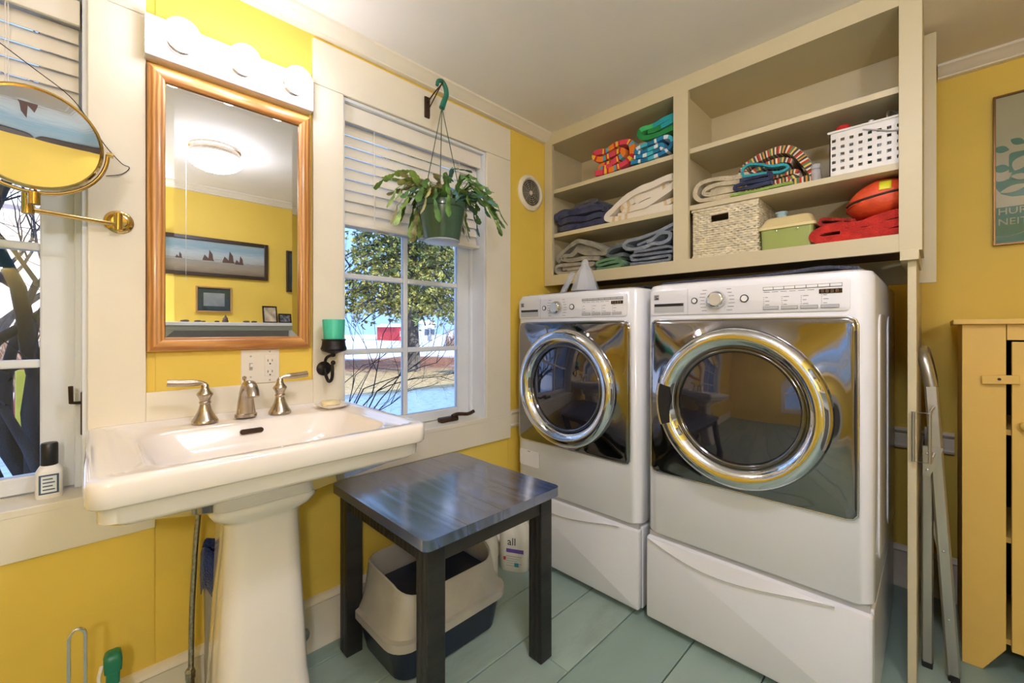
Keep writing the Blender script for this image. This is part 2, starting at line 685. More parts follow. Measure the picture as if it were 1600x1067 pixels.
box(bm, W3[1], XR + 0.1, YF - 0.12, YF, -0.1, CEIL)
box(bm, W3[0], W3[1], YF - 0.12, YF, -0.1, 0.5)
box(bm, W3[0], W3[1], YF - 0.12, YF, HEAD, CEIL)
struct(mk('wall_front', bm, M['yellow']))
struct(mk('ceiling', B(-0.35, XR + 0.6, YF - 0.5, 0.12, CEIL, 4.35), M['ceiling']))
# the rest of the house, beyond the back wall: keeps the sun off the near lawn
bm = new_bm()
box(bm, -0.16, 5.0, 0.13, 9.0, -0.7, 4.35)
box(bm, -0.16, 5.0, 9.0, 14.0, -0.7, 6.2)
box(bm, XR + 0.13, 5.0, YF - 6.0, 0.13, -0.7, 4.35)
struct(mk('wall_exterior', bm, M['cream']))

def crown(n, pts):
    return struct(mk('trim_%d' % n, pts, M['cream'], smooth=40))
cp = [(0.0, CEIL), (0.062, CEIL), (0.062, CEIL - 0.01), (0.05, CEIL - 0.016), (0.045, CEIL - 0.022), (0.03, CEIL - 0.034), (0.022, CEIL - 0.04), (0.022, CEIL - 0.046), (0.012, CEIL - 0.049), (0.0, CEIL - 0.049)]
crown(1, loft(new_bm(), [[(p[0], y, p[1]) for p in cp] for y in (YF, -0.73)]))
crown(2, loft(new_bm(), [[(x, -p[0], p[1]) for p in cp] for x in (1.61, XR)]))
crown(3, loft(new_bm(), [[(XR - p[0], y, p[1]) for p in cp] for y in (YF, -0.06)]))
# chair rail on the left and back walls
def rail(n, axis, a, b):
    pr = [(0, 0.635), (0.014, 0.635), (0.018, 0.645), (0.010, 0.652), (0.010, 0.700), (0.018, 0.705), (0.022, 0.714), (0.014, 0.722), (0, 0.724)]
    if axis == 'y':
        lp = [[(p[0], y, p[1]) for p in pr] for y in (a, b)]
    else:
        lp = [[(x, -p[0], p[1] - 0.012) for p in pr] for x in (a, b)]
    return struct(mk('trim_%d' % n, loft(new_bm(), lp), M['cream'], smooth=40))
rail(4, 'y', -1.022, -0.02)
rail(5, 'x', 0.0, 1.66)
# backsplash ledge board between the windows
struct(mk('trim_6', B(0.0, 0.012, -2.4865, -2.0285, 0.84, 0.972, bev=0.002), M['cream']))
def baseboard(nm, lp):
    return struct(mk(nm, loft(new_bm(), lp), M['cream'], smooth=40))
bp = [(0, 0), (0.028, 0), (0.028, 0.012), (0.016, 0.03), (0.016, 0.155), (0.022, 0.162), (0.018, 0.172), (0.008, 0.18), (0, 0.182)]
baseboard('baseboard_left', [[(p[0], y, p[1]) for p in bp] for y in (YF, -0.03)])
baseboard('baseboard_back', [[(x, -p[0], p[1]) for p in bp] for x in (0.0, XR)])
baseboard('baseboard_right', [[(XR - p[0], y, p[1]) for p in bp] for y in (YF, -0.03)])

# ------------------------------------------------------------------ windows
GZ = [0.762, 1.06, 1.375, 1.69, 2.0]
def window(n, w, cl, cr_, lowr):
    y0, y1 = w
    root = bpy.data.objects.new('window_%d' % n, None)
    COL.objects.link(root)
    root.location = (-0.06, (y0 + y1) / 2, SILL)
    ORG[root.name] = Vector(root.location)
    struct(root)
    root['label'] = ['tall casement window at the photo edge, dark trunk outside', 'casement window under the hanging plant, evergreen outside'][n - 1]
    # casing boards
    mk('side_casing', B(0.0, 0.013, cl, y0, SILL - 0.12, HEAD, bev=0.002), M['cream'], root)
    mk('side_casing', B(0.0, 0.013, y1, cr_, SILL - 0.12, HEAD, bev=0.002), M['cream'], root)
    mk('head_casing', B(0.0, 0.013, cl, cr_, HEAD + 0.0015, 2.21, bev=0.002), M['cream'], root)
    mk('apron', B(0.0, 0.0145, lowr[0], lowr[1], 0.583, SILL - 0.012, bev=0.002), M['cream'], root)
    mk('sill', B(-0.16, 0.016, y0 + 0.001, y1 - 0.001, SILL - 0.02, SILL, bev=0.002), M['cream'], root)
    mk('jamb', B(-0.16, 0.0, y0 + 0.0, y0 + 0.010, SILL, HEAD), M['bluewhite'], root)
    mk('jamb', B(-0.16, 0.0, y1 - 0.010, y1, SILL, HEAD), M['bluewhite'], root)
    mk('head_jamb', B(-0.16, 0.0, y0 + 0.010, y1 - 0.010, HEAD - 0.012, HEAD), M['bluewhite'], root)
    # stop bead and sash
    g0, g1 = y1 - 0.091 - 0.594, y1 - 0.091
    mk('stop', B(-0.103, -0.085, y1 - 0.026, y1 - 0.010, SILL, HEAD - 0.012, bev=0.003), M['bluewhite'], root)
    mk('stop', B(-0.103, -0.085, y0 + 0.010, y0 + 0.020, SILL, HEAD - 0.012, bev=0.003), M['bluewhite'], root)
    mk('sash_stile', B(-0.140, -0.106, g1, y1 - 0.012, SILL + 0.004, HEAD - 0.014, bev=0.004), M['bluewhite'], root)
    mk('sash_stile', B(-0.140, -0.106, y0 + 0.012, g0, SILL + 0.004, HEAD - 0.014, bev=0.004), M['bluewhite'], root)
    mk('sash_rail', B(-0.140, -0.106, g0, g1, SILL + 0.004, GZ[0], bev=0.004), M['bluewhite'], root)
    mk('sash_rail', B(-0.140, -0.106, g0, g1, GZ[4], HEAD - 0.014, bev=0.004), M['bluewhite'], root)
    ym = (g0 + g1) / 2
    mk('muntin', B(-0.136, -0.108, ym - 0.011, ym + 0.011, GZ[0], GZ[4], bev=0.004), M['bluewhite'], root)
    for z in GZ[1:4]:
        for a, b in ((g0, ym - 0.011), (ym + 0.011, g1)):
            mk('muntin', B(-0.136, -0.108, a, b, z - 0.011, z + 0.011, bev=0.004), M['bluewhite'], root)
    pm = None
    for i in range(4):
        for a, b in ((g0, ym - 0.011), (ym + 0.011, g1)):
            z0 = GZ[i] + (0.011 if i else 0)
            z1 = GZ[i + 1] - (0.011 if i < 3 else 0)
            mk('pane', B(-0.1235, -0.1205, a, b, z0, z1), M['glass'], root)
    return root
win1 = window(1, W1, -3.45, -2.4865, (-3.455, -2.466))
win2 = window(2, W2, -2.0285, -1.024, (-2.0285, -1.024))
# wide window behind the camera (seen only in reflections)
win3 = bpy.data.objects.new('window_3', None)
COL.objects.link(win3)
win3.location = ((W3[0] + W3[1]) / 2, YF, 0.5)
ORG[win3.name] = Vector(win3.location)
struct(win3)
win3['label'] = 'wide divided window behind the camera seen only in reflections'
for a, b, z0, z1 in ((W3[0] - 0.11, W3[0], 0.40, HEAD), (W3[1], W3[1] + 0.11, 0.40, HEAD), (W3[0] - 0.11, W3[1] + 0.11, HEAD, 2.17), (W3[0], W3[1], 0.40, 0.5)):
    mk('casing', B(a, b, YF, YF + 0.013, z0, z1, bev=0.002), M['cream'], win3)
xs_ = [W3[0], (W3[0] + W3[1]) / 2, W3[1]]
for x in xs_:
    mk('mullion', B(x - 0.03, x + 0.03, YF - 0.10, YF - 0.06, 0.5, HEAD), M['bluewhite'], win3)
for k in range(2):
    for z in (0.52, 1.02, 1.53, 2.025):
        mk('muntin', B(xs_[k] + 0.03, xs_[k + 1] - 0.03, YF - 0.095, YF - 0.065, z - 0.02, z + 0.02), M['bluewhite'], win3)
    mk('pane', B(xs_[k] + 0.03, xs_[k + 1] - 0.03, YF - 0.081, YF - 0.078, 0.54, 2.005), M['glass'], win3)
# casement hardware
bm = new_bm()
box(bm, -0.075, -0.035, -1.43, -1.33, SILL, SILL + 0.022, bev=0.006)
plabel(mk('crank_cover', bm, M['bronze'], win2, 40), 'dark bronze crank cover')
plabel(mk('crank_handle', T(smooth_path([(-0.05, -1.36, 0.735), (-0.045, -1.33, 0.742), (-0.04, -1.27, 0.735), (-0.035, -1.235, 0.745)], 5), 0.009, 8), M['bronze'], win2, 60), 'dark bronze crank handle')
bm = B(-0.085, -0.06, -2.618, -2.606, 0.86, 0.98, bev=0.004)
plabel(mk('sash_lock', bm, M['bronze'], win1, 40), 'dark sash lock plate')
plabel(mk('lock_lever', T([(-0.07, -2.618, 0.95), (-0.04, -2.635, 0.955), (-0.035, -2.636, 1.0)], 0.005, 6), M['bronze'], win1, 60), 'dark lock lever')

def blind(w, label):
    y0, y1 = w[0] + 0.014, w[1] - 0.014
    t = thing('venetian_blind', label, 'blind', (-0.055, (y0 + y1) / 2, 1.57), 'venetian blinds')
    mk('valance', B(-0.03, -0.018, y0, y1, 1.965, HEAD - 0.014, bev=0.002), M['blind'], t)
    mk('headrail', B(-0.082, -0.032, y0, y1, 1.985, HEAD - 0.014), M['blind'], t)
    bm = new_bm()
    n = 5
    cs = []
    for k in range(n + 1):
        u = -1 + 2 * k / n
        cs.append((u * 0.025, 0.003 * (1 - u * u)))
    ang = R(-70)
    ca, sa = math.cos(ang), math.sin(ang)
    lp = []
    top = [(c[0] * ca - c[1] * sa, c[0] * sa + c[1] * ca) for c in cs]
    bot = [(c[0] * ca - (c[1] - 0.0022) * sa, c[0] * sa + (c[1] - 0.0022) * ca) for c in reversed(cs)]
    for y in (y0 + 0.003, y1 - 0.003):
        lp.append([(p[0] - 0.055, y, p[1] + 1.95) for p in top + bot])
    first = mk('slat', loft(bm, lp), M['blind'], t, 60)
    for k in range(1, 9):
        c = ORG[first.name].copy()
        c.z -= 0.0435 * k
        inst('slat', first.data, c, t)
    br = mk('bottom_rail', B(-0.083, -0.027, y0, y1, 1.563, 1.579, bev=0.004), M['blind'], t)
    mk('warning_sticker', B(-0.062, -0.046, y0 + 0.16, y0 + 0.21, 1.5622, 1.5632), mat('amber_sticker', (214, 170, 60), 0.5), br)
    mk('printed_sticker', B(-0.064, -0.046, y0 + 0.235, y0 + 0.40, 1.5622, 1.5632), mat('grey_sticker', (168, 178, 196), 0.5), br)
    for yy in (y0 + 0.13, y1 - 0.13):
        mk('ladder_cord', T([(-0.028, yy, 1.985), (-0.026, yy, 1.58)], 0.0012, 5), M['cord'], t)
        mk('lift_cord', T([(-0.036, yy + 0.004, 1.985), (-0.030, yy + 0.005, 1.80), (-0.027, yy + 0.003, 1.579)], 0.0012, 5), M['cord'], t)
    return t
blind(W1, 'white slatted blind half lowered in the window behind the brass mirror')
blind(W2, 'white slatted blind half lowered behind the hanging plant')

# ------------------------------------------------------------------ pedestal sink
sk = thing('pedestal_sink', 'white porcelain pedestal sink with brushed nickel faucet under the mirror', 'sink', (0.28, -2.265, 0))
S = [(0.17, 0.40, -2.40, -2.13, 0.05, 0.712), (0.07, 0.535, -2.55, -1.98, 0.05, 0.785), (0.018, 0.566, -2.582, -1.948, 0.045, 0.797), (0.010, 0.575, -2.591, -1.939, 0.035, 0.806),
     (0.010, 0.577, -2.593, -1.937, 0.034, 0.834), (0.006, 0.579, -2.595, -1.935, 0.034, 0.836), (0.004, 0.588, -2.604, -1.926, 0.034, 0.838), (0.003, 0.591, -2.607, -1.923, 0.034, 0.842),
     (0.003, 0.592, -2.608, -1.922, 0.034, 0.878), (0.005, 0.589, -2.605, -1.925, 0.033, 0.886), (0.010, 0.582, -2.598, -1.932, 0.030, 0.8895), (0.030, 0.566, -2.573, -1.957, 0.026, 0.8905),
     (0.033, 0.563, -2.569, -1.961, 0.026, 0.887), (0.042, 0.556, -2.556, -1.974, 0.026, 0.8866), (0.045, 0.553, -2.552, -1.978, 0.026, 0.8835),
     (0.158, 0.530, -2.528, -1.990, 0.075, 0.882), (0.164, 0.525, -2.522, -1.996, 0.075, 0.879), (0.170, 0.520, -2.516, -2.002, 0.075, 0.872),
     (0.182, 0.505, -2.49, -2.03, 0.085, 0.825), (0.205, 0.475, -2.45, -2.07, 0.09, 0.79), (0.26, 0.41, -2.34, -2.18, 0.06, 0.772)]
mk('basin', rloft(new_bm(), S, 8, True, True), M['porcelain'], sk, 50)
Pd = [(0.135, 0.375, -2.395, -2.135, 0.02, 0.0), (0.135, 0.375, -2.395, -2.135, 0.02, 0.05), (0.15, 0.362, -2.382, -2.148, 0.03, 0.075),
      (0.155, 0.357, -2.375, -2.155, 0.045, 0.20), (0.162, 0.35, -2.362, -2.168, 0.045, 0.45), (0.165, 0.346, -2.355, -2.175, 0.045, 0.645), (0.160, 0.352, -2.362, -2.168, 0.045, 0.658),
      (0.150, 0.366, -2.383, -2.147, 0.045, 0.672), (0.146, 0.372, -2.392, -2.138, 0.04, 0.69), (0.146, 0.374, -2.394, -2.136, 0.04, 0.735), (0.155, 0.36, -2.385, -2.145, 0.04, 0.742)]
mk('pedestal', rloft(new_bm(), Pd, 4, True, True), M['porcelain'], sk, 45)
# overflow slot
bm = new_bm()
prism(bm, rrect(-2.292, -2.232, 0.847, 0.861, 0.0065, 4), 'x', 0.1745, 0.182)
plabel(mk('overflow_slot', bm, M['bronze'], sk, 40), 'dark metal overflow slot')
bm = lathe(new_bm(), [(0.0, 0.012), (0.018, 0.010), (0.022, 0.004), (0.022, 0.0)], 20, 'z', (0.335, -2.26, 0.772))
mk('drain', bm, M['nickel'], sk, 40)
# faucet spout
sp_y = -2.264
loops = []
prf = [(0.120, 0.888, 0.030, 0.024), (0.120, 0.897, 0.030, 0.024), (0.121, 0.899, 0.026, 0.020), (0.121, 0.915, 0.024, 0.019), (0.122, 0.94, 0.021, 0.0175), (0.126, 0.96, 0.019, 0.016),
       (0.134, 0.977, 0.017, 0.015), (0.148, 0.988, 0.0165, 0.013), (0.166, 0.990, 0.0165, 0.0115), (0.184, 0.984, 0.016, 0.011), (0.198, 0.971, 0.016, 0.010), (0.205, 0.957, 0.0155, 0.0095)]
pp = [Vector((p[0], 0, p[1])) for p in prf]
for i, p in enumerate(prf):
    t = (pp[min(i + 1, len(pp) - 1)] - pp[max(i - 1, 0)]).normalized()
    if i < 3:
        t = Vector((0, 0, 1))
    nrm = Vector((t.z, 0, -t.x))
    loops.append([Vector((p[0], sp_y, p[1])) + Vector((0, 1, 0)) * (p[2] * math.cos(2 * PI * k / 20)) + nrm * (p[3] * math.sin(2 * PI * k / 20)) for k in range(20)])
fs = mk('faucet_spout', loft(new_bm(), loops), M['nickel'], sk, 50)
mk('lift_rod', lathe(new_bm(), [(0.002, 0), (0.002, 0.03), (0.006, 0.034), (0.006, 0.042), (0.0, 0.045)], 12, 'z', (0.103, sp_y, 0.965)), M['nickel'], fs, 50)
hp = [(0.0325, 0.0), (0.0325, 0.005), (0.030, 0.010), (0.024, 0.02), (0.017, 0.035), (0.0135, 0.05), (0.013, 0.054), (0.0148, 0.056), (0.0148, 0.060), (0.0125, 0.062), (0.015, 0.071), (0.020, 0.080), (0.020, 0.083), (0.013, 0.092), (0.0095, 0.10), (0.009, 0.108), (0.0, 0.116)]
for yy, s in ((-2.365, -1), (-2.168, 1)):
    hh = mk('faucet_handle', lathe(new_bm(), hp, 28, 'z', (0.115, yy, 0.885)), M['nickel'], sk, 50)
    pts = smooth_path([(0.115, yy, 0.992), (0.115, yy + s * 0.008, 0.9985), (0.114, yy + s * 0.022, 1.000), (0.112, yy + s * 0.05, 1.001), (0.110, yy + s * 0.085, 1.004)], 5)
    n = len(pts)
    rr = [0.0085 - 0.002 * math.sin(PI * min(1, i / (n * 0.45))) + (0.0012 if i > n * 0.5 else 0) for i in range(n)]
    lv = mk('lever', T(pts, rr, 12), M['nickel'], hh, 60)
# supply hose, stop valve
ph = thing('supply_hose', 'grey flexible metal supply hose running from sink to floor', 'hose', (0.12, -2.39, 0))
mk('hose', T(smooth_path([(0.12, -2.378, 0.80), (0.12, -2.38, 0.66), (0.12, -2.389, 0.52), (0.12, -2.396, 0.36), (0.12, -2.398, 0.21), (0.12, -2.399, 0.16)], 6), 0.0068, 10), M['steel'], ph, 60)
mk('fitting', lathe(new_bm(), [(0.011, 0.0), (0.011, 0.17), (0.013, 0.172), (0.013, 0.192), (0.009, 0.20)], 6, 'z', (0.12, -2.40, 0.0), cap1=True), M['steel'], ph)
vl = thing('stop_valve', 'small steel shutoff valve handle at baseboard beside the pedestal', 'valve', (0.03, -2.09, 0.06))
mk('stem', lathe(new_bm(), [(0.007, 0.0), (0.007, 0.05)], 10, 'x', (0.015, -2.085, 0.10), cap1=True), M['steel'], vl, 40)
mk('handle', lathe(new_bm(), [(0.0, 0.0), (0.024, 0.002), (0.026, 0.006), (0.024, 0.012), (0.0, 0.014)], 16, 'x', (0.06, -2.085, 0.10)), M['steel'], vl, 40)

# soap dish and soap
d = tag(mk('soap_dish', rloft(new_bm(), [(0.105, 0.165, -2.035, -1.985, 0.012, 0.8845), (0.085, 0.185, -2.055, -1.965, 0.03, 0.894), (0.080, 0.19, -2.06, -1.96, 0.032, 0.898), (0.084, 0.186, -2.056, -1.964, 0.03, 0.899), (0.105, 0.165, -2.035, -1.985, 0.02, 0.891)], 5),
        M['porcelain'], smooth=50), 'white shallow soap dish on the corner of the sink', 'soap dish')
tag(mk('soap_bar', rloft(new_bm(), [(0.112, 0.158, -2.04, -1.99, 0.02, 0.8915), (0.106, 0.164, -2.045, -1.985, 0.024, 0.900), (0.110, 0.160, -2.042, -1.988, 0.022, 0.909), (0.122, 0.148, -2.03, -2.0, 0.012, 0.9115)], 5),
       mat('cream_soap', (240, 222, 170), 0.35, sss=0.1), smooth=60), 'worn cream soap bar in the white dish', 'soap')

# ------------------------------------------------------------------ framed wall mirror
mr = thing('wall_mirror', 'rectangular wall mirror in a golden oak frame above the sink', 'mirror', (0.02, -2.2625, 1.088))
a0, a1, b0, b1 = -2.485, -2.040, 1.088, 1.911
fw = 0.041
def frame_piece(pts, m, parent=mr, nm='frame_rail'):
    # mitred board with softened face: outer and inner edge lower than the crest
    (o0, o1, i1, i0) = pts
    bm = new_bm()
    loops = []
    for e in (0, 1):
        O = Vector((0, *(o0 if e == 0 else o1)))
        I = Vector((0, *(i0 if e == 0 else i1)))
        lp = []
        for f, x in ((0, 0.002), (0, 0.022), (0.12, 0.028), (0.4, 0.031), (0.75, 0.030), (0.93, 0.026), (1.0, 0.020), (1.0, 0.002)):
            p = O.lerp(I, f)
            lp.append((x, p.y, p.z))
        loops.append(lp)
    loft(bm, loops)
    return mk(nm, bm, m, parent, 50)
i0_, i1_, j0_, j1_ = a0 + fw, a1 - fw, b0 + fw, b1 - fw
frame_piece(((a0, b0), (a0, b1), (i0_, j1_), (i0_, j0_)), M['oak'], nm='frame_stile')
frame_piece(((a1, b0), (a1, b1), (i1_, j1_), (i1_, j0_)), M['oak'], nm='frame_stile')
frame_piece(((a0, b0), (a1, b0), (i1_, j0_), (i0_, j0_)), M['oaky'])
frame_piece(((a0, b1), (a1, b1), (i1_, j1_), (i0_, j1_)), M['oaky'])
bm = new_bm()
bv = 0.02
loft(bm, [[(0.004, y, z) for y, z in ((i0_ - 0.004, j0_ - 0.004), (i1_ + 0.004, j0_ - 0.004), (i1_ + 0.004, j1_ + 0.004), (i0_ - 0.004, j1_ + 0.004))],
          [(0.016, y, z) for y, z in ((i0_ - 0.004, j0_ - 0.004), (i1_ + 0.004, j0_ - 0.004), (i1_ + 0.004, j1_ + 0.004), (i0_ - 0.004, j1_ + 0.004))],
          [(0.0178, y, z) for y, z in ((i0_ + bv, j0_ + bv), (i1_ - bv, j0_ + bv), (i1_ - bv, j1_ - bv), (i0_ + bv, j1_ - bv))]])
mk('mirror_glass', bm, M['mirror'], mr)

# ------------------------------------------------------------------ vanity light bar
vb = thing('vanity_light', 'white light bar with three lit globe bulbs above the mirror', 'light fixture', (0.02, -2.265, 1.924))
mk('back_plate', B(0.0, 0.046, -2.492, -2.039, 1.924, 2.039, bev=0.003), mat('white_gloss_plate', (226, 225, 230), 0.2, var=0.0, coat=0.3), vb)
for yy in (-2.415, -2.2635, -2.112):
    mk('socket', lathe(new_bm(), [(0.030, 0.0), (0.030, 0.012), (0.024, 0.016), (0.022, 0.03)], 24, 'x', (0.046, yy, 1.978)), M['nickel'], vb, 40)
    bm = new_bm()
    bmesh.ops.create_uvsphere(bm, u_segments=20, v_segments=12, radius=0.0425)
    bmesh.ops.translate(bm, verts=bm.verts, vec=(0.112, yy, 1.976))
    plabel(mk('globe_bulb', bm, M['globe'], vb, 180), 'glowing white globe bulb')

# ------------------------------------------------------------------ switch and outlet plate
op = thing('outlet_plate', 'cream wall plate with toggle switch and double outlet below the mirror', 'outlet', (0.003, -2.195, 0.9735))
mk('cover', B(0.0, 0.006, -2.252, -2.138, 0.9735, 1.086, bev=0.002), mat('ivory_plate', (236, 228, 214), 0.35, var=0.0), op)
IV = MATS['ivory_plate']
mk('toggle_slot', B(0.0055, 0.0068, -2.229, -2.219, 1.018, 1.042), M['ltgrey'], op)
tg = B(0.006, 0.018, -2.2275, -2.2205, 1.026, 1.037, bev=0.002)
mk('toggle', rot_bm(tg, R(-18), 'Y', (0.006, -2.224, 1.03)), IV, op)
rc = mk('receptacle', B(0.0055, 0.0085, -2.184, -2.151, 0.995, 1.065, bev=0.0015), IV, op)
for z in (1.048, 1.011):
    for k, (dy, w_) in enumerate(((-0.0065, 0.0022), (0.0065, 0.0018))):
        mk('slot', B(0.008, 0.0088, -2.1675 + dy - w_ / 2, -2.1675 + dy + w_ / 2, z - 0.004, z + 0.004), M['darkpl'], rc)
    mk('ground_hole', lathe(new_bm(), [(0.0026, 0), (0.0026, 0.0008)], 10, 'x', (0.008, -2.1675, z - 0.011), cap1=True), M['darkpl'], rc)
mk('test_button', B(0.008, 0.0094, -2.178, -2.168, 1.026, 1.033), IV, rc)
mk('reset_button', B(0.008, 0.0094, -2.167, -2.157, 1.026, 1.033), IV, rc)
for yy, z in ((-2.224, 1.064), (-2.224, 0.996), (-2.1675, 1.078), (-2.1675, 0.982)):
    mk('screw', lathe(new_bm(), [(0.003, 0), (0.0026, 0.001), (0.0, 0.0012)], 10, 'x', (0.006, yy, z)), M['ltgrey'], op)

# ------------------------------------------------------------------ brass swing-arm mirror
sm = thing('swing_arm_mirror', 'round magnifying mirror on brass swing arm beside the window', 'mirror', (0.0, -2.543, 1.40))
mk('wall_plate', lathe(new_bm(), [(0.031, 0.0), (0.031, 0.004), (0.026, 0.009), (0.018, 0.010), (0.016, 0.016), (0.0, 0.017)], 32, 'x', (0.013, -2.543, 1.447)), M['brass'], sm, 40)
mk('pivot', lathe(new_bm(), [(0.0, -0.022), (0.0095, -0.022), (0.0095, 0.022), (0.0, 0.022)], 16, 'z', (0.036, -2.545, 1.444)), M['brass'], sm, 40)
JX, JY, JZ = 0.085, -2.703, 1.440
mk('lower_arm', T([(0.036, -2.545, 1.436), (JX, JY, 1.436)], 0.0055, 10), M['brass'], sm, 60)
mk('joint', lathe(new_bm(), [(0.0, -0.014), (0.011, -0.014), (0.011, 0.034), (0.0, 0.034)], 16, 'z', (JX, JY, JZ)), M['brass'], sm, 40)
KX, KY = 0.215, -2.685
mk('upper_arm', T([(JX, JY, 1.464), (KX, KY, 1.440)], 0.0055, 10), M['brass'], sm, 60)
mk('swivel', lathe(new_bm(), [(0.0, -0.014), (0.0095, -0.014), (0.0095, 0.012), (0.0, 0.012)], 16, 'z', (KX, KY, 1.438)), M['brass'], sm, 40)
MC = Vector((0.215, -2.685, 1.568))
MR_ = 0.109
nrm = Vector((1.0, 0.10, -0.08)).normalized()
ux = Vector((0, 1, 0)) - nrm * nrm.y
ux.normalize()
uz = ux.cross(nrm) * -1
if uz.z < 0:
    uz = -uz
def mlathe(prof, seg=48):
    return loft(new_bm(), [[MC + nrm * h + ux * (max(r, 1e-4) * math.cos(2 * PI * k / seg)) + uz * (max(r, 1e-4) * math.sin(2 * PI * k / seg)) for k in range(seg)] for r, h in prof], False, False)
mk('rim', mlathe([(MR_ - 0.007, 0.004), (MR_ - 0.004, 0.008), (MR_, 0.006), (MR_ + 0.001, 0.0), (MR_, -0.006), (MR_ - 0.004, -0.008), (0.0, -0.010)]), M['brass'], sm, 50)
mk('magnifying_glass', mlathe([(MR_ - 0.006, 0.0045)] + [(r * (MR_ - 0.006), 0.0045 - 0.0058 * (1 - r * r)) for r in (0.85, 0.7, 0.5, 0.3, 0.12, 0.0)]), M['mirror'], sm, 180)
yk = [MC + ux * (0.1165 * math.cos(a)) + uz * (0.1165 * math.sin(a)) for a in [R(-180 + 180 * k / 24) for k in range(25)]]
mk('yoke', T(yk, 0.0042, 8), M['brass'], sm, 60)
for s in (-1, 1):
    mk('pivot_knob', lathe(new_bm(), [(0.0, 0), (0.006, 0.0), (0.006, 0.012), (0.0, 0.012)], 12, 'y', MC + ux * (0.112 * s) - Vector((0, 0.006 - s * 0.008, 0))), M['brass'], sm, 40)
# dark wire stem crossing the window
tag(mk('wire_stem', T(smooth_path([(0.06, -2.80, 1.856), (0.06, -2.748, 1.82), (0.06, -2.698, 1.785), (0.06, -2.636, 1.74), (0.05, -2.60, 1.691), (0.03, -2.57, 1.644), (0.02, -2.538, 1.609), (0.02, -2.522, 1.601), (0.02, -2.538, 1.579), (0.02, -2.569, 1.566)], 6), 0.0011, 5), M['iron']),
    'thin dark wire curving down across the blind behind the brass mirror', 'wire')
# trailing plant leaves entering at the photo edge
vn = thing('trailing_plant', 'bright green trailing houseplant leaves at the photo edge', 'plant', (0.12, -2.86, 1.35))
leafm = mat('glossy_green_leaf', (120, 214, 62), 0.35, var=0.2, scale=14, spec=0.4)
def leaf_bm(c, dirv, side, L, W, seg=7, curl=0.15):
    bm = new_bm()
    dv = Vector(dirv).normalized()
    sd = Vector(side).normalized()
    up = sd.cross(dv)
    rows = []
    for k in range(seg + 1):
        t = k / seg
        w = W * math.sin(PI * min(1, 0.06 + t * 0.94)) ** 0.7 * (1 - 0.25 * t)
        p = Vector(c) + dv * (L * t) + up * (-curl * L * t * t)
        rows.append([bm.verts.new(p - sd * w + up * w * 0.25), bm.verts.new(p), bm.verts.new(p + sd * w + up * w * 0.25)])
    for a, b in zip(rows[:-1], rows[1:]):
        for i in (0, 1):
            bm.faces.new((a[i], a[i + 1], b[i + 1], b[i]))
    return bm
mk('vine_stem', T(smooth_path([(0.14, -2.92, 1.90), (0.13, -2.87, 1.66), (0.12, -2.84, 1.50), (0.12, -2.83, 1.36)], 6), 0.002, 6), leafm, vn, 60)
for c, dv, sd in (((0.12, -2.835, 1.50), (0.1, 0.75, -0.5), (0.3, 0.4, 0.8)), ((0.12, -2.83, 1.38), (0.1, 0.8, -0.35), (0.3, 0.4, 0.8)), ((0.13, -2.87, 1.62), (0.2, -0.7, -0.4), (0.5, 0.3, 0.7))):
    mk('leaf', leaf_bm(c, dv, sd, 0.085, 0.034), leafm, vn, 180)
# bottle on the sill
bt = thing('toiletry_bottle', 'small white bottle with black cap on the window sill', 'bottle', (-0.05, -2.675, SILL))
mk('body', rloft(new_bm(), [(-0.068, -0.034, -2.698, -2.652, 0.008, SILL), (-0.070, -0.032, -2.70, -2.65, 0.01, SILL + 0.004), (-0.070, -0.032, -2.70, -2.65, 0.01, SILL + 0.068), (-0.066, -0.036, -2.693, -2.657, 0.012, SILL + 0.082), (-0.063, -0.039, -2.688, -2.662, 0.011, SILL + 0.086)], 5), M['whitepl'], bt, 50)
mk('cap', lathe(new_bm(), [(0.0155, 0.084), (0.0165, 0.086), (0.0165, 0.138), (0.0145, 0.142), (0.0, 0.142)], 24, 'z', (-0.051, -2.675, SILL), cap0=True), M['darkpl'], bt, 40)
lb = mk('label_print', B(-0.0322, -0.0312, -2.693, -2.657, SILL + 0.012, SILL + 0.062), mat('blue_label', (62, 84, 112), 0.5), bt)
mk('label_panel', B(-0.0314, -0.0306, -2.689, -2.661, SILL + 0.016, SILL + 0.058), mat('label_white', (226, 232, 232), 0.5), lb)
for k in range(4):
    mk('print_line', B(-0.0307, -0.0302, -2.686, -2.664 - 0.004 * (k % 2), SILL + 0.022 + 0.009 * k, SILL + 0.025 + 0.009 * k), MATS['blue_label'], lb)

# ------------------------------------------------------------------ ceiling lamp (seen in the mirror)
cl = thing('ceiling_lamp', 'lit glass dome ceiling lamp with nickel collar seen in the mirror', 'lamp', (1.58, -2.05, 2.14))
mk('collar', lathe(new_bm(), [(0.0, CEIL), (0.135, CEIL), (0.135, CEIL - 0.012), (0.128, CEIL - 0.018), (0.128, CEIL - 0.034), (0.134, CEIL - 0.04), (0.134, CEIL - 0.052), (0.118, CEIL - 0.053)], 40, 'z', (1.58, -2.05, 0)), M['nickel'], cl, 40)
mk('glass_dome', lathe(new_bm(), [(0.120, CEIL - 0.050)] + [(0.148 * math.cos(R(a)), CEIL - 0.064 - 0.078 * math.sin(R(a))) for a in (0, 20, 40, 58, 74, 85)] + [(0.0, CEIL - 0.1425)], 28, 'z', (1.58, -2.05, 0)), M['dome'], cl, 180)
mk('pull_chain', T([(1.60, -2.185, CEIL - 0.05), (1.62, -2.19, CEIL - 0.09), (1.62, -2.19, 1.45)], 0.0012, 5), M['cord'], cl)

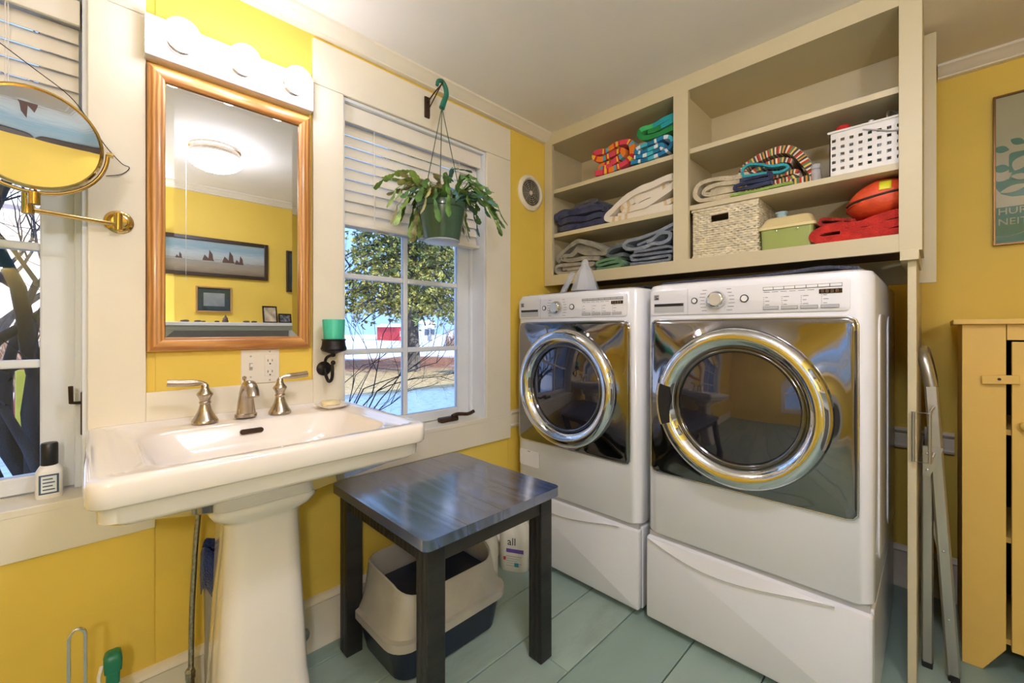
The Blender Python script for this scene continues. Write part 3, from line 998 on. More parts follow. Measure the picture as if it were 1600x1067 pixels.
# fill lamp added on the far side wall, unseen behind the camera
wl = thing('fill_lamp', 'lit frosted globe fill lamp added unseen behind the camera', 'lamp', (2.44, -3.05, 1.50))
mk('back_plate', lathe(new_bm(), [(0.0, 0.0), (0.05, 0.0), (0.05, -0.012), (0.03, -0.02), (0.0, -0.022)], 28, 'x', (2.4995, -3.05, 1.50)), M['nickel'], wl, 40)
mk('arm', T(smooth_path([(2.48, -3.05, 1.50), (2.44, -3.05, 1.49), (2.41, -3.05, 1.51), (2.405, -3.05, 1.535)], 5), 0.007, 8), M['nickel'], wl, 60)
bm = new_bm()
bmesh.ops.create_uvsphere(bm, u_segments=20, v_segments=12, radius=0.075)
bmesh.ops.translate(bm, verts=bm.verts, vec=(2.405, -3.05, 1.605))
mk('globe_shade', bm, mat('lit_fill_globe', (255, 250, 240), 0.3, emit=LAMPCOL, estr=FILL_LAMP), wl, 180)

# ------------------------------------------------------------------ hanging plant and its bracket
hk = thing('plant_bracket', 'dark iron wall bracket holding the hanging plant', 'bracket', (0.013, -1.547, 2.09))
mk('plate', rloft(new_bm(), [(0.013, 0.021, -1.560, -1.534, 0.003, 2.088), (0.013, 0.023, -1.560, -1.534, 0.003, 2.10), (0.013, 0.023, -1.560, -1.534, 0.003, 2.165), (0.013, 0.021, -1.560, -1.534, 0.003, 2.178)], 2), M['bronze'], hk, 40)
mk('arm', T(smooth_path([(0.022, -1.547, 2.155), (0.08, -1.553, 2.17), (0.148, -1.562, 2.176), (0.158, -1.563, 2.186)], 5), 0.003, 8), M['bronze'], hk, 60)
mk('brace', T([(0.022, -1.547, 2.115), (0.14, -1.561, 2.174)], 0.0025, 8), M['bronze'], hk, 60)
hpx, hpy = 0.15, -1.563
pl = thing('hanging_plant', 'leafy cactus houseplant hanging in a dark green pot before the window', 'plant', (hpx, hpy, 1.52))
gpl = mat('dark_green_plastic', (62, 90, 72), 0.25, var=0.03, coat=0.2)
hook = smooth_path([(hpx, hpy, 2.075), (hpx, hpy + 0.010, 2.105), (hpx, hpy + 0.022, 2.135), (hpx, hpy + 0.020, 2.165), (hpx, hpy + 0.002, 2.186), (hpx, hpy - 0.018, 2.180), (hpx, hpy - 0.024, 2.160)], 6)
hbm = T(hook, [0.013 - 0.006 * i / len(hook) for i in range(len(hook))], 8)
plabel(mk('hook', hbm, mat('green_hook_plastic', (30, 110, 88), 0.3), pl, 60), 'teal green plastic hook')
pot = mk('pot', lathe(new_bm(), [(0.0, 1.521), (0.066, 1.521), (0.072, 1.524), (0.0745, 1.53), (0.098, 1.648), (0.104, 1.650), (0.106, 1.660), (0.106, 1.672), (0.102, 1.674), (0.099, 1.662), (0.094, 1.640), (0.0, 1.640)], 40, 'z', (hpx, hpy, 0)), gpl, pl, 40)
mk('saucer', lathe(new_bm(), [(0.0, 1.514), (0.066, 1.514), (0.074, 1.518), (0.070, 1.523), (0.0, 1.5225)], 32, 'z', (hpx, hpy, 0)), mat('clear_white_saucer', (196, 204, 214), 0.3), pl, 40)
mk('soil', lathe(new_bm(), [(0.0, 1.652), (0.05, 1.650), (0.095, 1.642)], 20, 'z', (hpx, hpy, 0)), mat('potting_soil', (58, 42, 30), 0.95, var=0.3, scale=60, bump=0.8), pl, 180)
for a in (200, 320, 80):
    e = Vector((hpx + 0.102 * math.cos(R(a)), hpy + 0.102 * math.sin(R(a)), 1.668))
    mk('hanger_wire', T([(hpx, hpy, 2.078), e], 0.0018, 6), gpl, pl)
lms = [mat('cactus_leaf_a', (132, 162, 74), 0.45, var=0.25, scale=30), mat('cactus_leaf_b', (88, 128, 62), 0.45, var=0.25, scale=30), mat('cactus_leaf_c', (156, 150, 96), 0.5, var=0.25, scale=30), mat('cactus_leaf_d', (84, 128, 122), 0.4, var=0.2, scale=30)]
rl = random.Random(12)
def cactus_branch(az, reach, rise, drop, nseg, width):
    bm = new_bm()
    h = Vector((math.cos(az), math.sin(az), 0))
    st = Vector((hpx, hpy, 1.655)) + h * rl.uniform(0.01, 0.07)
    ctrl = [st, st + h * reach * 0.35 + Vector((0, 0, rise)), st + h * reach * 0.75 + Vector((0, 0, rise * 0.7 - drop * 0.25)), st + h * reach + Vector((rl.uniform(-.02, .02), rl.uniform(-.02, .02), rise * 0.2 - drop))]
    path = smooth_path(ctrl, 10)
    n = len(path)
    roll = rl.uniform(-0.9, 0.9)
    for s in range(nseg):
        i0 = int(s * (n - 1) / nseg)
        i1 = int((s + 1) * (n - 1) / nseg)
        A, Bv = path[i0], path[i1]
        t = (Bv - A)
        Ls = t.length
        if Ls < 1e-4:
            continue
        t.normalize()
        sd = t.cross(Vector((0, 0, 1)))
        if sd.length < 0.1:
            sd = Vector((1, 0, 0))
        sd.normalize()
        up = sd.cross(t)
        rr = roll + rl.uniform(-0.35, 0.35)
        sd2 = sd * math.cos(rr) + up * math.sin(rr)
        up2 = t.cross(sd2)
        w = width * rl.uniform(0.85, 1.15)
        prof = [(0.0, 0.18), (0.22, 0.62), (0.30, 0.50), (0.5, 0.95), (0.6, 0.8), (0.8, 1.0), (0.92, 0.72), (1.04, 0.2)]
        rows = []
        for u, k in prof:
            p = A + t * (Ls * u) + up2 * (0.004 * math.sin(PI * u))
            th = up2 * 0.0013
            rows.append([p - sd2 * w * k, p + th, p + sd2 * w * k, p - th])
        loft(bm, rows, True, True)
    return bm
for k in range(76):
    az = rl.uniform(0, 2 * PI)
    near_wall = math.cos(az) < -0.5
    reach = rl.uniform(0.12, 0.26) * (0.5 if near_wall else 1.0)
    bmx = cactus_branch(az, reach, rl.uniform(0.03, 0.12), rl.uniform(-0.06, 0.14), rl.choice((4, 5, 5, 6)), rl.uniform(0.011, 0.016))
    mk('branch', bmx, lms[rl.choice((0, 0, 1, 1, 2, 3))], pl, 40)
for k in range(30):
    az = rl.uniform(0, 2 * PI)
    bmx = cactus_branch(az, rl.uniform(0.03, 0.10), rl.uniform(0.05, 0.09), rl.uniform(-0.05, 0.02), 3, rl.uniform(0.009, 0.013))
    mk('branch', bmx, lms[rl.choice((0, 0, 1, 2))], pl, 40)

# ------------------------------------------------------------------ round wall vent
fv = thing('wall_vent', 'small round cream wall ventilator with circular grille beside the cabinet', 'vent', (0.0, -0.86, 1.82))
mk('rim', lathe(new_bm(), [(0.072, 0.0), (0.098, 0.0), (0.100, 0.008), (0.094, 0.016), (0.082, 0.020), (0.074, 0.014), (0.072, 0.004)], 40, 'x', (0.0, -0.86, 1.916)), mat('ivory_plastic', (232, 222, 196), 0.4), fv, 40)
mk('backing', lathe(new_bm(), [(0.0, 0.002), (0.074, 0.002)], 32, 'x', (0.0, -0.86, 1.916)), mat('vent_dark', (70, 64, 56), 0.8), fv)
vg = mat('vent_grille', (158, 150, 132), 0.45)
for r_ in (0.016, 0.027, 0.038, 0.049, 0.060, 0.070):
    mk('grille_ring', T([(0.010, -0.86 + r_ * math.cos(2 * PI * k / 28), 1.916 + r_ * math.sin(2 * PI * k / 28)) for k in range(28)], 0.0022, 6, closed=True), vg, fv, 180)
for k in range(10):
    a = 2 * PI * k / 10
    mk('spoke', T([(0.008, -0.86 + 0.01 * math.cos(a), 1.916 + 0.01 * math.sin(a)), (0.008, -0.86 + 0.073 * math.cos(a + 0.2), 1.916 + 0.073 * math.sin(a + 0.2))], 0.0016, 5), vg, fv)
mk('hub', lathe(new_bm(), [(0.011, 0.0), (0.011, 0.012), (0.006, 0.016), (0.0, 0.016)], 16, 'x', (0.0, -0.86, 1.916)), MATS['ivory_plastic'], fv, 40)

# ------------------------------------------------------------------ candle sconce
sc_ = thing('candle_sconce', 'black iron candle sconce on the casing beside the faucet', 'sconce', (0.013, -1.99, 0.955))
mk('rosette', lathe(new_bm(), [(0.0, 0.0), (0.026, 0.0), (0.026, 0.005), (0.020, 0.009), (0.012, 0.012), (0.0, 0.013)], 24, 'x', (0.013, -1.992, 1.010)), M['iron'], sc_, 40)
mk('scroll_arm', T(smooth_path([(0.022, -1.992, 1.010), (0.035, -1.992, 0.985), (0.055, -1.990, 0.966), (0.075, -1.988, 0.975), (0.080, -1.987, 1.000), (0.078, -1.987, 1.028)], 6), [0.006] * 31, 8), M['iron'], sc_, 60)
mk('upper_arm', T(smooth_path([(0.020, -1.992, 1.022), (0.032, -1.990, 1.048), (0.055, -1.985, 1.058), (0.078, -1.982, 1.060)], 5), 0.0055, 8), M['iron'], sc_, 60)
for z in (1.034, 1.062):
    bm = new_bm()
    bmesh.ops.create_uvsphere(bm, u_segments=12, v_segments=8, radius=0.0085)
    bmesh.ops.translate(bm, verts=bm.verts, vec=(0.079, -1.984, z))
    mk('bead', bm, M['iron'], sc_, 180)
mk('candle_cup', lathe(new_bm(), [(0.004, 1.064), (0.020, 1.070), (0.040, 1.077), (0.044, 1.084), (0.040, 1.096), (0.038, 1.112), (0.042, 1.118), (0.038, 1.119), (0.034, 1.112), (0.0, 1.110)], 28, 'z', (0.080, -1.982, 0)), M['iron'], sc_, 40)
cd = thing('pillar_candle', 'teal green pillar candle standing in the iron sconce', 'candle', (0.080, -1.982, 1.112))
cm_ = mat('teal_wax', (70, 190, 160), 0.4, var=0.04, spec=0.4)
mk('wax', lathe(new_bm(), [(0.0, 1.1125), (0.033, 1.1125), (0.0335, 1.12), (0.038, 1.186), (0.036, 1.189), (0.030, 1.184), (0.0, 1.178)], 28, 'z', (0.080, -1.982, 0)), cm_, cd, 40)
mk('wick', T([(0.080, -1.982, 1.177), (0.081, -1.982, 1.184)], 0.001, 5), M['darkpl'], cd)

# ------------------------------------------------------------------ black side table
tb = thing('side_table', 'black stained wooden side table beside the sink', 'table', (0.365, -1.69, 0))
TX0, TX1, TY0, TY1, TZ = 0.065, 0.668, -1.985, -1.425, 0.60
# top of four glued planks
ny = 4
for k in range(ny):
    ya = TY0 + (TY1 - TY0) * k / ny
    yb = TY0 + (TY1 - TY0) * (k + 1) / ny
    if k in (0, ny - 1):
        pts = rrect(TX0, TX1, TY0, TY1, 0.022, 5)
        lim = yb if k == 0 else ya
        if k == 0:
            pts = [(x, min(y, lim - 0.0004)) for x, y in pts]
        else:
            pts = [(x, max(y, lim + 0.0004)) for x, y in pts]
        o_, s_ = [], set()
        for p in pts:
            q = (round(p[0], 5), round(p[1], 5))
            if q not in s_:
                s_.add(q)
                o_.append(p)
        # drop collapsed corner points along the joint
        xs = sorted(p[0] for p in o_ if abs(p[1] - (lim + (-0.0004 if k == 0 else 0.0004))) < 1e-5)
        o_ = [p for p in o_ if not (abs(p[1] - (lim + (-0.0004 if k == 0 else 0.0004))) < 1e-5 and p[0] not in (xs[0], xs[-1]))]
        bm = prism(new_bm(), o_, 'z', TZ - 0.03, TZ, bev=0.0)
    else:
        bm = B(TX0, TX1, ya + 0.0004, yb - 0.0004, TZ - 0.03, TZ)
    mk('top_plank', bm, M['tabletop'], tb)
ins = 0.022
lw = 0.058
legs = [(TX0 + ins, TY0 + ins), (TX1 - ins - lw, TY0 + ins), (TX1 - ins - lw, TY1 - ins - lw), (TX0 + ins, TY1 - ins - lw)]
for lx, ly in legs:
    mk('leg', B(lx, lx + lw, ly, ly + lw, 0, TZ - 0.03, bev=0.003), M['tablewood'], tb)
ap = 0.055
for y in (TY0 + ins + 0.006, TY1 - ins - 0.026):
    mk('apron', B(TX0 + ins + lw, TX1 - ins - lw, y, y + 0.02, TZ - 0.03 - ap, TZ - 0.03), M['tablewood'], tb)
for x in (TX0 + ins + 0.006, TX1 - ins - 0.026):
    mk('apron', B(x, x + 0.02, TY0 + ins + lw, TY1 - ins - lw, TZ - 0.03 - ap, TZ - 0.03), M['tablewood'], tb)

# ------------------------------------------------------------------ litter box
lbx = thing('litter_box', 'navy litter box with frosted grey rim under the table', 'litter box', (0.25, -1.67, 0))
navy = mat('navy_plastic', (24, 34, 56), 0.3, var=0.05)
LS = [(0.12, 0.385, -1.885, -1.475, 0.06, 0.002), (0.11, 0.395, -1.895, -1.465, 0.06, 0.01), (0.09, 0.42, -1.925, -1.44, 0.07, 0.150), (0.098, 0.412, -1.917, -1.448, 0.07, 0.150), (0.115, 0.39, -1.89, -1.47, 0.06, 0.03)]
mk('pan', rloft(new_bm(), LS, 6, True, True), navy, lbx, 40)
litm = mat('frosted_grey_plastic', (184, 180, 170), 0.42, var=0.06, scale=8, dirt=(158, 148, 128), dirt_amt=0.45, dscale=6)
HS = [(0.092, 0.418, -1.922, -1.443, 0.07, 0.125), (0.080, 0.43, -1.934, -1.431, 0.075, 0.128), (0.080, 0.43, -1.934, -1.431, 0.075, 0.155), (0.092, 0.418, -1.922, -1.443, 0.07, 0.160), (0.100, 0.408, -1.905, -1.46, 0.07, 0.20),
      (0.108, 0.398, -1.89, -1.475, 0.07, 0.315), (0.112, 0.394, -1.885, -1.48, 0.068, 0.318), (0.112, 0.390, -1.88, -1.484, 0.066, 0.312), (0.105, 0.402, -1.90, -1.466, 0.066, 0.20), (0.097, 0.412, -1.916, -1.449, 0.066, 0.158)]
bm = rloft(new_bm(), HS, 6, False, False)
for v in bm.verts:                       # the rim sags to an entry at the front long side
    if v.co.z > 0.25:
        t_ = max(0.0, min(1.0, (v.co.x - 0.30) / 0.10))
        v.co.z -= 0.045 * t_
        v.co.z -= 0.002 * (1 - t_)
mk('splash_rim', bm, litm, lbx, 40)
bm = new_bm()
prism(bm, rrect(0.14, 0.37, -1.86, -1.50, 0.05, 5), 'z', 0.225, 0.232)
mk('liner_tray', bm, navy, lbx, 40)
stuff(mk('litter', blob(0.255, -1.68, 0.03, 0.12, 0.18, 0.02, 0.1, 8, 3, 3), mat('grey_litter', (120, 112, 100), 0.95, var=0.2, scale=90, bump=0.8), lbx, 180))

# ------------------------------------------------------------------ detergent jugs
def jug(cx, cy, h, label, word=True, rz=0.0, wide=0.075):
    t = thing('detergent_jug', label, 'jug', (cx, cy, 0), 'detergent jugs under the table')
    jm = mat('jug_white_plastic', (236, 230, 214), 0.35, var=0.02)
    w, dpt = wide, 0.055
    sp = []
    for z, k, r in ((0.0, 0.93, 0.03), (0.006, 1.0, 0.035), (h * 0.52, 1.0, 0.035), (h * 0.62, 0.98, 0.035), (h * 0.76, 0.80, 0.032), (h * 0.86, 0.52, 0.022), (h * 0.90, 0.40, 0.017)):
        sp.append((cx - w * k, cx + w * k, cy - dpt * k, cy + dpt * k, min(r, dpt * k * 0.9), z))
    parts = [(mk('body', rloft(new_bm(), sp, 6), jm, t, 45))]
    parts.append(mk('cap', lathe(new_bm(), [(0.030, h * 0.895), (0.030, h), (0.027, h + 0.004), (0.0, h + 0.004)], 24, 'z', (cx, cy, 0), cap0=True), M['whitepl'], t, 40))
    hb = T(smooth_path([(cx - w * 0.35, cy - 0.012, h * 0.86), (cx - w * 1.05, cy - 0.02, h * 0.86), (cx - w * 1.28, cy - 0.02, h * 0.72), (cx - w * 1.15, cy - 0.015, h * 0.50), (cx - w * 0.92, cy - 0.01, h * 0.44)], 6), 0.0125, 10)
    parts.append(mk('handle', hb, jm, t, 60))
    yl = cy - dpt - 0.0006
    pur = mat('purple_print', (112, 82, 166), 0.5)
    blk = mat('black_print', (38, 36, 40), 0.6)
    band = mk('purple_band', B(cx - 0.03, cx + 0.055, yl - 0.0003, yl + 0.001, h * 0.34, h * 0.405), pur, t)
    if word:
        tbm = text_bm('all', 0.05)
        bmesh.ops.rotate(tbm, verts=tbm.verts, cent=(0, 0, 0), matrix=Matrix.Rotation(R(90), 3, 'X'))
        bmesh.ops.translate(tbm, verts=tbm.verts, vec=(cx - 0.025, yl - 0.0003, h * 0.47))
        mk('brand_lettering', tbm, blk, t)
    bm = new_bm()
    for k in range(5):
        box(bm, cx - 0.03, cx + 0.045 - 0.01 * (k % 3), yl - 0.0003, yl + 0.0008, h * 0.27 - k * 0.011, h * 0.27 - k * 0.011 + 0.003)
    mk('fine_print', bm, M['ltgrey'], t)
    mk('colour_badge', B(cx + 0.01, cx + 0.03, yl - 0.0006, yl + 0.0008, h * 0.10, h * 0.17), mat('teal_print', (60, 150, 160), 0.5), t)
    mk('colour_badge', B(cx - 0.045, cx - 0.032, yl - 0.0006, yl + 0.0008, h * 0.20, h * 0.26), mat('red_print', (196, 70, 80), 0.5), t)
    if rz:
        t.rotation_euler = (0, 0, rz)
    return t
jug(0.155, -1.130, 0.272, 'white detergent jug with purple label beside the washer', rz=R(28), wide=0.072)
jug(0.15, -1.338, 0.30, 'white detergent jug with purple label behind the litter box', rz=R(34), wide=0.065)

# ------------------------------------------------------------------ things on the floor by the pedestal
wb = thing('waste_bin', 'grey waste bin with dark blue liner behind the sink pedestal', 'bin', (0.09, -2.29, 0))
mk('body', lathe(new_bm(), [(0.0, 0.002), (0.042, 0.002), (0.044, 0.006), (0.047, 0.47), (0.045, 0.47), (0.0, 0.46)], 28, 'z', (0.082, -2.316, 0)), mat('bin_grey', (150, 150, 146), 0.4), wb, 40)
bm = lathe(new_bm(), [(0.042, 0.455), (0.046, 0.51), (0.051, 0.515), (0.054, 0.50), (0.056, 0.45), (0.054, 0.39), (0.052, 0.388)], 36, 'z', (0.082, -2.316, 0))
for v in bm.verts:
    a = math.atan2(v.co.y + 2.316, v.co.x - 0.082)
    v.co.z += 0.018 * math.sin(a * 5 + 1) * (1 if v.co.z < 0.46 else 0.4)
    v.co.x += 0.003 * math.sin(a * 9)
mk('liner', bm, cloth('navy_liner', (32, 52, 112)), wb, 180)
lp_ = thing('chrome_stand', 'upright chrome wire loop standing below the window', 'stand', (0.20, -2.62, 0))
mk('loop', T([(0.20, -2.634, 0.02), (0.20, -2.634, 0.44)] + [(0.20, -2.6205 + 0.0135 * math.cos(a), 0.44 + 0.02 * math.sin(a)) for a in [R(180 - 180 * k / 10) for k in range(11)]][1:] + [(0.20, -2.607, 0.02)], 0.0038, 10), M['chrome'], lp_, 60)
mk('base', lathe(new_bm(), [(0.0, 0.0), (0.05, 0.0), (0.05, 0.012), (0.046, 0.018), (0.0, 0.02)], 32, 'z', (0.20, -2.62, 0)), M['chrome'], lp_, 40)
sb = thing('spray_bottle', 'white spray bottle with green cap on the floor below the window', 'bottle', (0.12, -2.558, 0))
mk('body', lathe(new_bm(), [(0.0, 0.0), (0.036, 0.0), (0.038, 0.004), (0.038, 0.17), (0.030, 0.215), (0.016, 0.245), (0.014, 0.262)], 28, 'z', (0.12, -2.558, 0)), M['whitepl'], sb, 40)
gcap = mat('green_cap', (34, 128, 100), 0.35)
mk('cap', loft(new_bm(), [[(0.12 + p[0] * k, -2.558 + p[1] * k, z) for p in rrect(-0.02, 0.02, -0.016, 0.016, 0.008, 3)] for z, k in ((0.255, 0.8), (0.285, 0.82), (0.288, 1.05), (0.315, 1.12), (0.328, 0.95), (0.333, 0.6))]), gcap, sb, 50)
mk('trigger', T(smooth_path([(0.13, -2.578, 0.312), (0.14, -2.584, 0.29), (0.14, -2.582, 0.265)], 4), 0.004, 6), M['whitepl'], sb, 60)

# ------------------------------------------------------------------ washer, dryer and their drawer pedestals
YM = -1.05          # front plane of the machines
def ray_rrect(cx, cz, th, u0, u1, v0, v1, r):
    """distance from (cx,cz) in direction th to the rounded rectangle"""
    dx, dz = math.cos(th), math.sin(th)
    lo, hi = 0.0, 2.0
    def inside(p):
        x, z = p
        if not (u0 <= x <= u1 and v0 <= z <= v1):
            return False
        qx = min(max(x, u0 + r), u1 - r)
        qz = min(max(z, v0 + r), v1 - r)
        return (x - qx) ** 2 + (z - qz) ** 2 <= r * r + 1e-12
    for _ in range(36):
        m_ = (lo + hi) / 2
        if inside((cx + dx * m_, cz + dz * m_)):
            lo = m_
        else:
            hi = m_
    return lo

def rounded_body(x0, x1, yf, yb, z0, z1, r, top=0.02):
    pts = []
    n = 6
    for cx, cy, a0 in ((x1 - r, yf + r, 270), (x0 + r, yf + r, 180)):
        seq = range(n + 1)
        q = [(cx + r * math.cos(R(a0 + 90 * k / n)), cy + r * math.sin(R(a0 + 90 * k / n))) for k in seq]
        pts.append(q)
    front_r = list(reversed(pts[0]))          # from side to front on the right
    front_l = list(reversed(pts[1]))
    outline = front_r + front_l + [(x0, yb), (x1, yb)]
    loops = []
    c = ((x0 + x1) / 2, (yf + yb) / 2)
    for z, k in ((z0, 0.004), (z0 + 0.006, 0.0), (z1 - top, 0.0), (z1 - top * 0.3, top * 0.3), (z1, top)):
        lp = []
        for x, y in outline:
            sx = -1 if x > c[0] else 1
            sy = -1 if y > c[1] else 1
            lp.append((x + sx * k, y + sy * k, z))
        loops.append(lp)
    return loft(new_bm(), loops)

def machine(name, label, x0, x1, px0, px1, cx, cz, dial_dx, is_washer):
    z0, z1 = 0.366, 1.327
    t = thing(name, label, name.replace('_', ' '), ((x0 + x1) / 2, -0.62, z0), None)
    mk('body', rounded_body(x0, x1, YM, -0.20, z0, z1, 0.045, 0.022), M['white'], t, 40)
    if not is_washer:
        for ya, yb in ((-0.93, -0.68), (-0.60, -0.26)):
            mk('side_rib', prism(new_bm(), rrect(ya, yb, 0.45, 1.20, 0.05, 5), 'x', x1 - 0.001, x1 + 0.0035, bev=0.002), M['white'], t, 40)
    # dark reflective front panel, bulging towards the door ring
    pz0, pz1 = 0.606, 1.187
    NA = 176
    RO = 0.262
    loops = []
    ths = [2 * PI * k / NA for k in range(NA)]
    dist = [ray_rrect(cx, cz, th, px0, px1, pz0, pz1, 0.022) for th in ths]
    for s, off in ((0.0, 0.001), (0.0, -0.007), (0.015, -0.0095), (0.06, -0.0115), (0.2, -0.0135), (0.4, -0.016), (0.6, -0.019), (0.8, -0.023), (1.0, -0.028)):
        lp = []
        for th, dd in zip(ths, dist):
            rad = dd * (1 - s) + min(RO, dd * 0.985) * s
            lp.append((cx + rad * math.cos(th), YM + off, cz + rad * math.sin(th)))
        loops.append(lp)
    plabel(mk('front_panel', loft(new_bm(), loops, True, False), M['darkchrome'], t, 60), 'dark mirror-like titanium front panel')
    ep = []
    for th, dd in zip(ths, dist):
        ep.append((cx + (dd + 0.002) * math.cos(th), YM - 0.004, cz + (dd + 0.002) * math.sin(th)))
    mk('panel_edge', T(ep, 0.0035, 6, closed=True), M['chrome'], t, 180)
    # door
    yr = YM - 0.02
    ring = [(0.262, 0.0), (0.266, -0.012), (0.264, -0.028), (0.256, -0.040), (0.243, -0.047), (0.228, -0.047), (0.214, -0.040), (0.204, -0.028), (0.199, -0.018), (0.196, -0.014)]
    dr = mk('door_ring', lathe(new_bm(), ring, 96, 'y', (cx, yr, cz)), M['chrome'], t, 180)
    plabel(dr, 'broad polished chrome door ring')
    mk('inner_ring', lathe(new_bm(), [(0.200, -0.012), (0.197, -0.022), (0.192, -0.026), (0.186, -0.022), (0.184, -0.012)], 80, 'y', (cx, yr, cz)), mat('dark_chrome_ring', (120, 120, 126), 0.08, 1.0), dr, 180)
    plabel(mk('door_glass', lathe(new_bm(), [(0.190, -0.014)] + [(0.188 * r_, -0.014 - 0.022 * (1 - r_ * r_)) for r_ in (0.96, 0.85, 0.7, 0.5, 0.3, 0.12, 0.0)], 72, 'y', (cx, yr, cz)), M['doorglass'], t, 180), 'dark glossy round door window')
    # handle pocket on the left of the ring
    a0, a1 = R(166), R(200)
    arc = [a0 + (a1 - a0) * k / 10 for k in range(11)]
    def pocket(r_in, r_out, y_in, y_out):
        bm = new_bm()
        lps = []
        for k, a in enumerate(arc):
            f = 1.0 - 0.55 * abs(k / 10 - 0.35)
            ro = r_out
            ri = r_out - (r_out - r_in) * f
            lps.append([(cx + ri * math.cos(a), y_in, cz + ri * math.sin(a)), (cx + ro * math.cos(a), y_in, cz + ro * math.sin(a)),
                        (cx + ro * math.cos(a), y_out, cz + ro * math.sin(a)), (cx + ri * math.cos(a), y_out, cz + ri * math.sin(a))])
        return loft(bm, lps)
    if not is_washer:
        hp_ = mk('handle_pocket', pocket(0.206, 0.254, yr - 0.048, yr - 0.03), M['darkpl'], dr, 40)
        mk('handle_grip', T([(cx + 0.256 * math.cos(a), yr - 0.042, cz + 0.256 * math.sin(a)) for a in arc], 0.007, 8), M['chrome'], dr, 60)
    # control fascia
    fx0, fx1, fz0, fz1 = x0 + 0.022, x1 - 0.052, 1.207, 1.302
    fm = mat('fascia_grey', (222, 220, 220) if is_washer else (224, 219, 208), 0.3, var=0.0, coat=0.3)
    fx = mk('control_fascia', prism(new_bm(), rrect(fx0, fx1, fz0, fz1, 0.012, 4), 'y', YM - 0.004, YM + 0.002, bev=0.0015), fm, t, 40)
    w = fx1 - fx0
    yf = YM - 0.004
    wd = w * 0.235
    mk('panel_seam', B(fx0 + wd - 0.0008, fx0 + wd + 0.0008, yf - 0.0006, yf + 0.001, fz0, fz1), M['ltgrey'], fx)
    # detergent drawer pocket
    mk('drawer_handle', B(fx0 + 0.014, fx0 + wd - 0.014, yf - 0.0012, yf + 0.002, fz0 + 0.010, fz0 + 0.044), M['ltgrey'], fx)
    mk('drawer_grip', B(fx0 + 0.016, fx0 + wd - 0.016, yf - 0.0018, yf, fz0 + 0.033, fz0 + 0.043), M['darkpl'], fx)
    lg = mk('maker_badge', B(fx0 + 0.014, fx0 + 0.034, yf - 0.0016, yf, fz1 - 0.036, fz1 - 0.016), M['ltgrey'], fx)
    for k, (a, b, c_) in enumerate(((0.002, 0.018, 0.0135), (0.002, 0.012, 0.0085), (0.008, 0.018, 0.0050), (0.002, 0.018, 0.0015))):
        mk('badge_mark', B(fx0 + 0.014 + a, fx0 + 0.014 + b, yf - 0.0022, yf - 0.0012, fz1 - 0.036 + c_, fz1 - 0.036 + c_ + 0.0028), M['darkpl'], lg)
    # dial
    dx_ = fx0 + w * 0.40
    dz_ = (fz0 + fz1) / 2 + 0.002
    dl = mk('dial', lathe(new_bm(), [(0.031, 0.0), (0.031, -0.006), (0.0285, -0.010), (0.026, -0.020), (0.0235, -0.022), (0.0, -0.0225)], 40, 'y', (dx_, yf, dz_)), M['chrome'], fx, 40)
    mk('dial_face', lathe(new_bm(), [(0.0215, -0.0222), (0.021, -0.0238), (0.0, -0.0238)], 32, 'y', (dx_, yf, dz_)), mat('spun_dial_face', (222, 220, 214), 0.38, 0.7), dl, 40)
    for bx, rb in ((fx0 + w * 0.275, 0.011), (fx0 + w * 0.545, 0.013)):
        bt_ = mk('button_bezel', lathe(new_bm(), [(rb, 0.0), (rb, -0.003), (rb - 0.003, -0.0035), (rb - 0.003, -0.001)], 28, 'y', (bx, yf, dz_)), M['darkpl'], fx, 40)
        mk('round_button', lathe(new_bm(), [(rb - 0.0025, 0.0), (rb - 0.0025, -0.003), (0.0, -0.0036)], 24, 'y', (bx, yf, dz_)), M['whitepl'], fx, 40)
    # keys and display on the right
    kx0, kx1 = fx0 + w * 0.635, fx1 - 0.018
    kw = (kx1 - kx0)
    mk('key_bezel', B(kx0, kx1, yf - 0.0014, yf, fz1 - 0.0232, fz1 - 0.0128), mat('grey_legend_ink', (110, 104, 98), 0.6), fx)
    for k in range(7):
        a = kx0 + kw * k / 7
        mk('key', B(a + 0.001, a + kw / 7 - 0.001, yf - 0.0022, yf, fz1 - 0.022, fz1 - 0.014, bev=0.0005), M['ltgrey'] if is_washer else M['whitepl'], fx)
    for k in range(4):
        a = kx0 + kw * k / 4
        mk('key_bezel', B(a, a + kw / 4 - 0.007, yf - 0.0016, yf, fz0 + 0.009, fz0 + 0.020), mat('grey_legend_ink', (110, 104, 98), 0.6), fx)
        mk('key', B(a + 0.001, a + kw / 4 - 0.008, yf - 0.0030, yf, fz0 + 0.010, fz0 + 0.019, bev=0.0008), M['ltgrey'], fx)
    ds = mk('display', B(kx1 - kw * 0.27, kx1, yf - 0.002, yf, fz1 - 0.042, fz1 - 0.029), mat('display_black', (34, 24, 22), 0.15), fx)
    for k in range(4):
        a = kx1 - kw * 0.27 + 0.005 + k * (kw * 0.27 - 0.008) / 4
        bm = new_bm()
        for p in ((0, 0.006, 0.0, 0.001), (0, 0.006, 0.004, 0.005), (0, 0.001, 0.0, 0.008), (0.005, 0.006, 0.0, 0.008), (0, 0.006, 0.0075, 0.0085)):
            box(bm, a + p[0], a + p[1], yf - 0.0024, yf - 0.0018, fz1 - 0.0398 + p[2], fz1 - 0.0398 + p[3])
        mk('digit', bm, mat('display_digit', (150, 120, 104), 0.4), ds)
    bm = new_bm()
    rr_ = random.Random(5)
